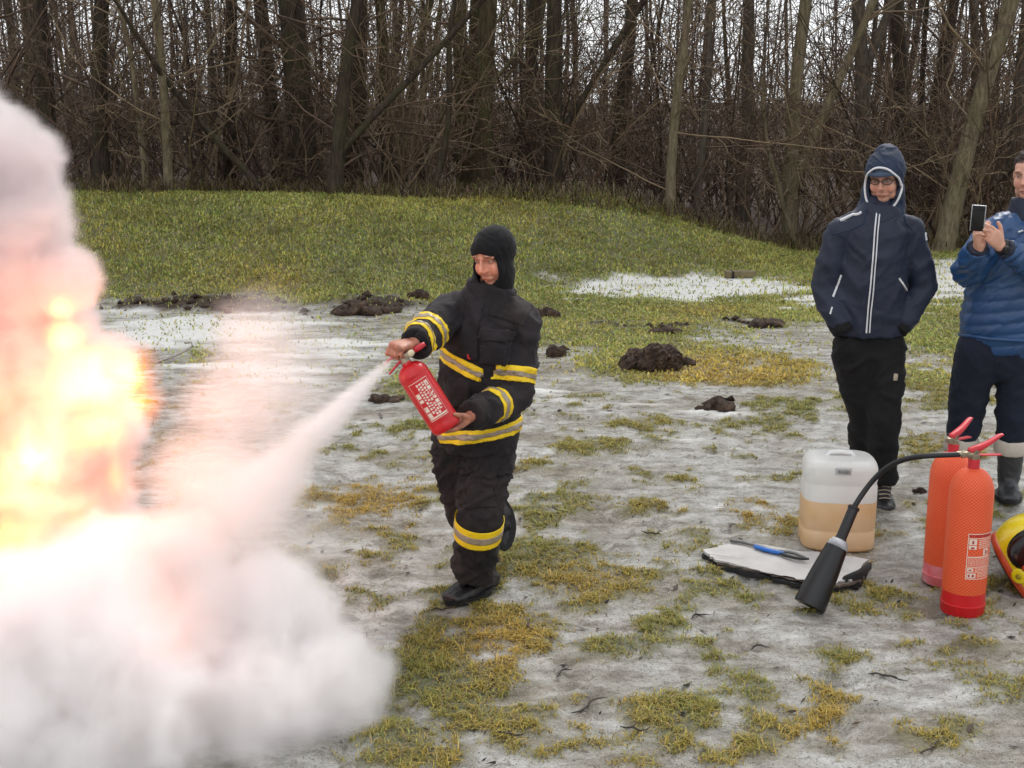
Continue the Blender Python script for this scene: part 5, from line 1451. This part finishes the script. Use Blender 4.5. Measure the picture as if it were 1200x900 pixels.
    # spectacles
    bm = bmesh.new()
    for q in (-1, 1):
        ring = [L(q * .031 + .023 * math.cos(k / 14 * 6.283), .098 - .012 * abs(q * .031 + .023 * math.cos(k / 14 * 6.283)) / .05, .008 + .016 * math.sin(k / 14 * 6.283)) for k in range(15)]
        loft(bm, ring, [.0019] * 15, (0, 0, 1), 6, (False, False)); loft(bm, [L(q * .054, .086, .012), L(q * .078, .02, .010)], [.002, .002], (0, 0, 1), 6)
    loft(bm, [L(-.009, .104, .012), L(.009, .104, .012)], [.002, .002], (0, 0, 1), 6)
    gl = from_bm('spectacles', bm, M_RUBBER, root)
    for q in (-1, 1):
        t_ = [L(q * .031 + .022 * math.cos(k / 14 * 6.283), .097 - .012 * abs(q * .031 + .022 * math.cos(k / 14 * 6.283)) / .05, .008 + .015 * math.sin(k / 14 * 6.283)) for k in range(14)]
        bm = bmesh.new(); bm.faces.new([bm.verts.new(p) for p in t_]); from_bm('lens', bm, M_LENS, gl, smooth=False)
    # trousers, boots
    bm = bmesh.new()
    loft(bm, [A(1018, 372, .03), A(1018, 395, .03), A(1019, 420, .03)], [(.165, .125), (.165, .125), (.150, .115)], side, 24)
    loft(bm, [hip_r, hip_r.lerp(kn_r, .5), kn_r, kn_r.lerp(an_r, .5), an_r.lerp(kn_r, .04)], [.105, .098, .086, .078, .076], (1, 0, 0), 20, (True, False))
    loft(bm, [hip_l, hip_l.lerp(kn_l, .5), kn_l, kn_l.lerp(an_l, .5), an_l.lerp(kn_l, .04)], [.105, .098, .086, .078, .078], (1, 0, 0), 20, (True, False))
    me = remesh(bm, .011, 5, .5, 'trousers'); folds(me, .011, 6, 41, (1, 1, 1.5), .3); folds(me, .003, 15, 42, (1, 1, 1.3)); tr = link('trousers', me, M_BLACKT, root)
    ribbon('thigh_logo', bvh_of(me), [A(1050, 438, -.1), A(1049, 446, -.1)], .022, M_SILV, tr, .004, n=5)
    boot(root, an_l + Vector((0, 0, -.02)), (-.12, -1, 0), .27, M_BOOT, M_SOLE, .054, 0, .05, .06, lace=M_SILV); 
    a2 = Vector(an_r); a2.z = float(gz(a2.x, a2.y)[0]) + .102; boot(root, a2, (-.35, -.9, 0), .27, M_BOOT, M_SOLE, .054, 0, .05, .06)
    reroot(root)
t = NT('spectacle_lens'); g = t.new('ShaderNodeBsdfGlossy'); g.inputs['Roughness'].default_value = .05; tp = t.new('ShaderNodeBsdfTransparent'); tp.inputs[0].default_value = (.75, .75, .78, 1)
m = t.new('ShaderNodeMixShader'); m.inputs[0].default_value = .12; t.l.new(tp.outputs[0], m.inputs[1]); t.l.new(g.outputs[0], m.inputs[2]); t.l.new(m.outputs[0], t.out.inputs['Surface']); M_LENS = t.m
hooded_man()

# ------------------------------------------------------------------ onlooker filming with a phone
M_QUILT = fabric('blue_quilted_nylon', rgb('1f4672'), .42, .18, 500, .1, spec=.55)
M_NAVYT = fabric('navy_trousers', rgb('171d2c'), .85, .25, 600, .2)
M_WELL = simple('grey_rubber_boot', rgb('2f3033'), .5, var=.45, scale=10, bump=.2)
M_FELT = fabric('felt_boot_top', rgb('b5aea4'), .95, .15, 300, .3)
SK3 = rgb('d3a48e'); M_SKIN3 = face_mat('skin_fair', SK3)
def phone_man():
    foot = G(1176, 588); root = empty('person', foot); tag(root, 'man in blue quilted jacket and rubber boots holding up a phone', 'person')
    Y0 = foot.y + .05
    A = lambda px, py, dy=0.0: at(px, py, Y0 + dy)
    side = (1, -.30, 0)
    hc = A(1207, 205, -.02); HM = frame(hc, (-.62, -.76, -.16), (-.04, -.03, 1)); hs = 1.0
    sh_r, el_r, wr_r = A(1166, 272, .0), A(1134, 318, -.12), A(1148, 286, -.34)
    sh_l, el_l, wr_l = A(1252, 270, .0), A(1240, 330, -.16), A(1172, 288, -.34)
    hip_r, kn_r, an_r = A(1146, 410, .02), A(1132, 485, .05), A(1120, 560, .08)
    hip_l, kn_l, an_l = A(1196, 410, .02), A(1188, 488, -.02), A(1182, 562, .0)
    bm = bmesh.new(); head_pieces(bm, HM, hs)
    loft(bm, [hc + Vector((0, .02, -.06)), A(1210, 245, .03), A(1205, 300, .03), A(1185, 395, .04)], [.058, .066, (.15, .09), (.13, .09)], side, 16)
    for s, e, w in ((sh_r, el_r, wr_r), (sh_l, el_l, wr_l)): loft(bm, [A(1208, 264, .02), s, e, w], [.05, .05, .04, .03], (0, 1, 0), 12)
    for h, k, a in ((hip_r, kn_r, an_r), (hip_l, kn_l, an_l)): loft(bm, [A(1180, 400, .03), h, k, a], [.07, .08, .055, .045], (1, 0, 0), 12)
    pc = A(1146, 257, -.42)
    tr_ = hand_pieces(bm, wr_r, (pc + Vector((-.01, .01, -.01)) - wr_r), (.5, -.6, .1), (.3, -.1, .9), [(.5, .8, .5), (.55, .85, .5), (.6, .9, .5), (.65, .9, .5)], 1.0, (.5, .8, .3))
    hand_pieces(bm, wr_l, (pc + Vector((.02, -.02, -.02)) - wr_l), (-.35, .75, .1), (.25, 0, .95), [(.45, .75, .5), (.5, .8, .5), (.55, .85, .5), (.6, .9, .5)], 1.0, (.6, .7, .1))
    me = remesh(bm, .0045, 2, .5, 'body', .4); head_tint(me, HM, hs, SK3, rgb('3a2a22'), .3, hair=rgb('2c1d16')); link('body', me, M_SKIN3, root)
    bm = bmesh.new(); 
    ball(bm, HM @ Vector((0, -.022, .046)), (.082, .100, .084), HM.to_3x3(), 24); ball(bm, HM @ Vector((0, -.06, .0)), (.076, .065, .085), HM.to_3x3(), 24)
    me = remesh(bm, .006, 4); folds(me, .005, 34, 3, (1, 1, .5)); link('hair', me, fabric('brown_hair', rgb('2c1d16'), .6, .4, 400), root)
    # quilted jacket
    bm = bmesh.new()
    loft(bm, [A(1176, 396, .03), A(1178, 380, .02), A(1186, 340, .0), A(1196, 300, .0), A(1204, 272, .0), A(1208, 256, .01), A(1211, 244, .02)], [(.215, .150), (.225, .160), (.225, .165), (.218, .162), (.190, .145), (.13, .105), (.085, .08)], side, 32, (True, True), 2.4)
    for q in (sh_r, sh_l): loft(bm, [A(1209, 248, .02), A(1208, 254, .01).lerp(q, .5), q], [.07, .078, .082], (0, 0, 1), 16)
    loft(bm, [sh_r, sh_r.lerp(el_r, .5), el_r, el_r.lerp(wr_r, .5), wr_r.lerp(el_r, .12)], [.086, .090, .084, .072, .056], (0, 1, 0), 20, (True, False))
    loft(bm, [sh_l, sh_l.lerp(el_l, .5), el_l, el_l.lerp(wr_l, .5), wr_l.lerp(el_l, .10)], [.086, .090, .084, .070, .055], (0, 1, 0), 20, (True, False))
    me = remesh(bm, .009, 5, .5, 'jacket')
    co, nm = coords(me), normals(me)      # quilting: slanting stitched channels
    cx = A(1200, 320).x; u = co[:, 2] + .85 * np.abs(co[:, 0] - cx) * np.where(co[:, 2] > A(1200, 330).z, 1.0, .2)
    q = np.abs(np.sin(u * math.pi / .062)) ** .55
    setco(me, co + nm * ((q - .75) * .011)[:, None]); folds(me, .006, 8, 51, (1, 1, 1.3), .5)
    jk = link('jacket', me, M_QUILT, root); bv = bvh_of(me)
    ribbon('chest_zip', bv, [A(1193, 272, -.2), A(1199, 270, -.2)], .008, M_WHITE, jk, .006, n=5)
    ribbon('hem_band', bv, [A(1125, 392, -.1), A(1160, 397, -.2), A(1200, 399, -.25)], .022, M_QUILT, jk, .006, n=24, thick=.006)
    bm = bmesh.new(); loft(bm, [A(1206, 256, .0), A(1207, 245, .0), A(1208, 232, .005)], [(.118, .110), (.105, .100), (.096, .092)], side, 22, (True, False)); me = remesh(bm, .009, 3); folds(me, .003, 14, 5); link('collar', me, M_NAVY, root)
    for w, e, lab in ((wr_r, el_r, 0), (wr_l, el_l, 1)):
        bm = bmesh.new(); loft(bm, [w.lerp(e, .20), w.lerp(e, .06)], [.054, .048], (0, 1, 0), 18, (False, False)); me2 = remesh(bm, .008, 3); folds(me2, .003, 24, 3); link('cuff', me2, M_NAVY, jk)
    # watch on the left wrist
    ax = (wr_l - el_l).normalized(); wp = wr_l.lerp(el_l, .03)
    bm = bmesh.new(); q = ax.to_track_quat('Z', 'Y').to_matrix().to_4x4(); lathe(bm, [(.030, -.012), (.036, -.012), (.036, .012), (.030, .012), (.030, -.012)], 20, M=Matrix.Translation(wp) @ q); wt = from_bm('watch_strap', bm, M_RUBBER, root)
    cd = (Vector((0, 0, CAM_H)) - wp); cd = (cd - ax * cd.dot(ax)).normalized(); q2 = cd.to_track_quat('Z', 'Y').to_matrix().to_4x4()
    bm = bmesh.new(); lathe(bm, [(0, .046), (.017, .046), (.020, .043), (.020, .032), (0, .032)], 20, M=Matrix.Translation(wp) @ q2); from_bm('watch_case', bm, M_HORN, wt)
    # trousers and felt-topped boots
    bm = bmesh.new()
    loft(bm, [A(1178, 375, .03), A(1175, 400, .03), A(1172, 425, .03)], [(.180, .13), (.180, .13), (.160, .12)], side, 24)
    loft(bm, [hip_r, hip_r.lerp(kn_r, .5), kn_r, kn_r.lerp(an_r, .36)], [.112, .104, .092, .076], (1, 0, 0), 20, (True, True))
    loft(bm, [hip_l, hip_l.lerp(kn_l, .5), kn_l, kn_l.lerp(an_l, .36)], [.112, .104, .092, .076], (1, 0, 0), 20, (True, True))
    me = remesh(bm, .011, 5, .5, 'trousers'); folds(me, .009, 6, 61, (1, 1, 1.4), .3); folds(me, .003, 15, 62); link('trousers', me, M_NAVYT, root)
    for k, a, f in ((kn_r, an_r, (-.35, -.9, 0)), (kn_l, an_l, (-.30, -.95, 0))):
        a2 = Vector(a); a2.z = float(gz(a2.x, a2.y)[0]) + .105
        b = boot(root, a2, f, .28, M_WELL, M_SOLE, .056, 0, .17, .070, name='rubber_boot')
        t0, t1 = k.lerp(a2, .36), k.lerp(a2, .60)
        bm = bmesh.new(); loft(bm, [t0, t0.lerp(t1, .5), t1], [.090, .092, .086], (1, 0, 0), 22, (False, False)); me2 = remesh(bm, .009, 3); link('felt_top', me2, M_FELT, b)
    reroot(root)
    # phone
    ph = empty('phone', pc); tag(ph, 'black smartphone held upright in both hands', 'phone')
    nrm = Vector((.45, .88, .12)).normalized(); F = frame(pc + Vector((0, 0, .0)), nrm, (.04, .0, 1)); R3 = F.to_3x3()
    bm = bmesh.new(); box(bm, F @ Vector((0, 0, .005)), (.060, .009, .124), R3, bevel=.004); from_bm('case', bm, simple('phone_back', rgb('101114'), .2, var=.2), ph, auto=40)
    bm = bmesh.new()
    for a, b in (((-.0305, .066), (.0305, .066)), ((-.0305, -.056), (-.0305, .066)), ((.0305, -.056), (.0305, .066))): loft(bm, [F @ Vector((a[0], -.001, a[1])), F @ Vector((b[0], -.001, b[1]))], [.0028, .0028], (0, 0, 1), 6)
    e = from_bm('metal_rim', bm, simple('phone_rim', rgb('b9bcc0'), .3, .6), ph); e['kind'] = 'stuff'
    bm = bmesh.new(); box(bm, F @ Vector((.014, -.0065, .054)), (.028, .003, .026), R3, bevel=.001); from_bm('camera_island', bm, M_HORN, ph, auto=40)
    reroot(ph)
phone_man()
# ================================================================== fire, smoke and powder jet (voxel volumes)
def noise3(shape, cells, seed):
    """smooth value noise on a voxel grid: random lattice, upsampled along each axis"""
    r = np.random.default_rng(seed)
    a = r.uniform(0, 1, [c + 2 for c in cells])
    for ax in range(3):
        q = np.linspace(0, cells[ax], shape[ax]); i = np.minimum(q.astype(int), cells[ax]); f = q - i; f = f * f * (3 - 2 * f)
        sh = [1, 1, 1]; sh[ax] = -1; f = f.reshape(sh)
        a = np.take(a, i, ax) * (1 - f) + np.take(a, i + 1, ax) * f
    return a
def fbm3(shape, size, freq, seed, octv=4, gain=.55, billow=False, tall=1.0):
    s, w, t = 0.0, 1.0, 0.0
    for o in range(octv):
        n = noise3(shape, [max(1, int(round(L * freq * 2 ** o * (1, 1, tall)[k]))) for k, L in enumerate(size)], seed + o)
        if billow: n = np.abs(2 * n - 1)
        s = s + w * n; t += w; w *= gain
    return s / t
class Vox:
    def __init__(s, lo, hi, step):
        s.lo, s.hi = np.array(lo, float), np.array(hi, float)
        s.shape = tuple(int(round((h - l) / step)) + 1 for l, h in zip(lo, hi)); s.size = s.hi - s.lo
        ax = [np.linspace(l, h, n) for l, h, n in zip(lo, hi, s.shape)]
        s.X, s.Y, s.Z = np.meshgrid(*ax, indexing='ij')
    def px(s):
        return pix(s.X, s.Y, s.Z)
    def build(s, name, dens, mat):
        me = bpy.data.meshes.new(name); n = dens.size
        me.vertices.add(n)
        fattr(me, 'dens', dens.ravel())
        me.materials.append(mat)
        o = bpy.data.objects.new(name, me); COL.objects.link(o)
        ng = bpy.data.node_groups.new(name + '_voxels', 'GeometryNodeTree')
        ng.interface.new_socket('Geometry', in_out='INPUT', socket_type='NodeSocketGeometry')
        ng.interface.new_socket('Geometry', in_out='OUTPUT', socket_type='NodeSocketGeometry')
        N, L = ng.nodes, ng.links
        gi, go = N.new('NodeGroupInput'), N.new('NodeGroupOutput')
        pos = N.new('GeometryNodeInputPosition'); sep = N.new('ShaderNodeSeparateXYZ'); L.new(pos.outputs[0], sep.inputs[0])
        def m(op, a, b):
            q = N.new('ShaderNodeMath'); q.operation = op
            for k, v in enumerate((a, b)):
                if isinstance(v, (int, float)): q.inputs[k].default_value = v
                else: L.new(v, q.inputs[k])
            return q.outputs[0]
        ids = []
        for k in range(3):
            st = (s.hi[k] - s.lo[k]) / (s.shape[k] - 1)
            ids.append(m('ROUND', m('DIVIDE', m('SUBTRACT', sep.outputs[k], float(s.lo[k])), float(st)), 0.0))
        ix = m('ADD', m('MULTIPLY', m('ADD', m('MULTIPLY', ids[0], float(s.shape[1])), ids[1]), float(s.shape[2])), ids[2])
        fi = N.new('FunctionNodeFloatToInt'); fi.rounding_mode = 'ROUND'; L.new(ix, fi.inputs[0])
        at_ = N.new('GeometryNodeInputNamedAttribute'); at_.data_type = 'FLOAT'; at_.inputs[0].default_value = 'dens'
        si = N.new('GeometryNodeSampleIndex'); si.data_type = 'FLOAT'; si.domain = 'POINT'; si.clamp = True
        L.new(gi.outputs[0], si.inputs['Geometry'])
        L.new(at_.outputs[0], si.inputs['Value']); L.new(fi.outputs[0], si.inputs['Index'])
        vc = N.new('GeometryNodeVolumeCube')
        L.new(si.outputs[0], vc.inputs['Density'])
        vc.inputs['Min'].default_value = s.lo; vc.inputs['Max'].default_value = s.hi
        for k, nm in enumerate('XYZ'): vc.inputs['Resolution ' + nm].default_value = s.shape[k]
        sm = N.new('GeometryNodeSetMaterial'); sm.inputs['Material'].default_value = mat
        L.new(vc.outputs[0], sm.inputs[0]); L.new(sm.outputs[0], go.inputs[0])
        md = o.modifiers.new('voxels', 'NODES'); md.node_group = ng
        return o
def puff(v, lst, soft=.35):
    """union of soft balls given as picture place, depth, picture radius, weight"""
    d = np.zeros(v.shape)
    for px, py, Y, rp, w in lst:
        c = at(px, py, Y); R = rp * (Y * CP + (CAM_H - c.z) * SP) / FPX
        q = np.sqrt((v.X - c.x) ** 2 + ((v.Y - c.y) * .9) ** 2 + (v.Z - c.z) ** 2) / R
        d = np.maximum(d, np.where(q < 1.6, w * (1.25 - q) , 0))
    return d

def cap_edges(d):
    for ax in range(3):
        for sl in (0, -1):
            ii = [slice(None)] * 3; ii[ax] = sl; d[tuple(ii)] = 0
    return d
def smoke_mat(name, col, aniso=-.05):
    t = NT(name); pv = t.new('ShaderNodeVolumePrincipled')
    pv.inputs['Color'].default_value = (*col, 1); pv.inputs['Density'].default_value = 1.0; pv.inputs['Anisotropy'].default_value = aniso
    t.l.new(pv.outputs[0], t.out.inputs['Volume']); return t.m
# sooty column rising behind the flames
cv = Vox((-3.30, 4.55, .0), (-1.30, 5.85, 2.75), .02)
n_b = fbm3(cv.shape, cv.size, 2.6, 3, 5, .74, True); n_s = fbm3(cv.shape, cv.size, 1.6, 9, 4, .55)
COLUMN = [(-60, 168, 5.25, 90, 1), (-8, 205, 5.2, 82, 1), (10, 262, 5.2, 84, 1), (14, 320, 5.2, 86, 1), (74, 330, 5.1, 46, 1), (-80, 280, 5.2, 110, 1), (-140, 150, 5.3, 130, 1), (30, 420, 5.25, 95, .9),
          (-40, 420, 5.2, 120, 1), (60, 510, 5.25, 105, .9), (-40, 560, 5.2, 130, 1), (120, 500, 5.25, 66, .8), (50, 600, 5.2, 110, .9), (130, 420, 5.25, 40, .6)]
dense = sstep(.18, .46, puff(cv, COLUMN) - .86 * n_b + .26 * (n_s - .5) + .20)
dens = cap_edges(13 * dense * sstep(.0, .06, cv.Z))
smoke = cv.build('smoke', dens, smoke_mat('sooty_smoke', (.92, .875, .875)))
tag(smoke, 'grey-white smoke column rising behind the flames', 'smoke', kind='stuff')
# white powder cloud rolling over the ground, thin drifting dust and the jet
sv = Vox((-2.75, 3.35, -.04), (-.30, 5.35, 1.45), .0165)
n_b = fbm3(sv.shape, sv.size, 2.3, 33, 5, .72, True); n_s = fbm3(sv.shape, sv.size, 1.6, 39, 4, .55)
LOW = [(40, 745, 4.42, 100, 1), (150, 690, 4.5, 88, 1), (215, 655, 4.5, 62, .85), (110, 800, 4.15, 160, 1), (240, 760, 4.3, 105, 1), (325, 728, 4.35, 82, 1), (378, 808, 4.2, 88, 1), (300, 860, 4.05, 120, 1), (20, 860, 3.95, 160, 1),
       (170, 880, 3.95, 150, 1), (-60, 780, 4.3, 150, 1), (404, 860, 4.05, 60, 1), (-90, 770, 4.5, 120, 1)]
dense = sstep(.12, .55, puff(sv, LOW) - .85 * n_b + .35 * (n_s - .5) + .17)
THIN = [(300, 470, 4.85, 90, 1), (270, 560, 4.75, 85, 1.1), (350, 455, 4.8, 75, .8), (240, 560, 4.8, 80, 1.1), (310, 405, 4.95, 75, .9), (370, 420, 4.85, 60, .6), (300, 620, 4.6, 75, 1), (360, 640, 4.5, 65, .7), (260, 480, 4.9, 70, .9)]
th = puff(sv, THIN)
thin = sstep(.05, 1.0, th - .45 * n_b + .5 * (n_s - .5))
# powder jet: a cone that widens and breaks up
A, Bp = at(455, 425, 4.62), at(205, 668, 4.48)
ab = Bp - A; L2 = ab.length_squared
tt = np.clip(((sv.X - A.x) * ab.x + (sv.Y - A.y) * ab.y + (sv.Z - A.z) * ab.z) / L2, 0, 1)
rr = np.sqrt((sv.X - A.x - tt * ab.x) ** 2 + (sv.Y - A.y - tt * ab.y) ** 2 + (sv.Z - A.z - tt * ab.z) ** 2)
jr = .013 + .21 * tt ** 1.15
jet = (1 - sstep(.30, 1.25, rr / jr + 1.3 * (n_b - .35) * sstep(0, .4, tt))) * (1 - sstep(.40, .98, tt))
dens = 17 * dense + 2.9 * thin * (1 - dense) + (1.7 / (jr + .012)) * jet * (1 - .8 * dense)
dens = cap_edges(dens * sstep(-.04, .0, sv.Z))
cloud = sv.build('powder_smoke', dens, smoke_mat('powder_smoke', (.992, .974, .969)))
tag(cloud, 'white powder cloud and spray jet rolling over the ground', 'smoke', kind='stuff')

# flames: heat field, hottest in the tongue that leaps right
fv = Vox((-2.75, 4.2, .0), (-1.15, 5.15, 1.45), .016)
f_n = fbm3(fv.shape, fv.size, 4.6, 23, 5, .74, True, .6); f_s = fbm3(fv.shape, fv.size, 2.0, 29, 4)
FL = [(80, 395, 4.76, 38, 1.1), (105, 440, 4.76, 54, 1.35), (145, 440, 4.74, 44, 1.1), (110, 505, 4.74, 50, .95), (72, 362, 4.78, 28, 1.05), (162, 475, 4.76, 38, .95), (25, 560, 4.7, 85, .60), (20, 640, 4.66, 85, .60), (90, 600, 4.7, 65, .55), (-60, 600, 4.7, 110, .5), (130, 555, 4.74, 50, .62), (20, 480, 4.78, 70, .52)]
fl = puff(fv, FL)
heat = np.clip((fl - 1.35 * f_n + .30 * (f_s - .5) + .20) * 1.2, 0, 1.2)
heat = cap_edges(heat * sstep(0, .03, fv.Z))
t = NT('flame')
vi = t.new('ShaderNodeVolumeInfo')
em = t.new('ShaderNodeEmission')
t.l.new(t.ramp(vi.outputs['Density'], (0.02, (1, .15, .04)), (0.3, (1, .20, .04)), (0.6, (1, .28, .04)), (0.95, (1, .52, .13))), em.inputs['Color'])
st = t.math('MULTIPLY', t.math('POWER', vi.outputs['Density'], 1.9), 9.0)
t.l.new(st, em.inputs['Strength'])
t.l.new(em.outputs[0], t.out.inputs['Volume'])
fire = fv.build('flames', heat, t.m)
tag(fire, 'bright orange and yellow flames leaping out of the smoke', 'fire', kind='stuff')
for nm, (px, py, Y), e in (('flame_glow', (105, 445, 4.76), 9), ('flame_glow', (30, 540, 4.84), 4), ('flame_glow', (60, 700, 4.50), 3), ('flame_glow', (170, 770, 4.25), 4)):
    ld = bpy.data.lights.new(nm, 'POINT'); ld.energy = e; ld.color = (1, .32, .15); ld.shadow_soft_size = .05
    lo = bpy.data.objects.new(nm, ld); COL.objects.link(lo); lo.location = at(px, py, Y)
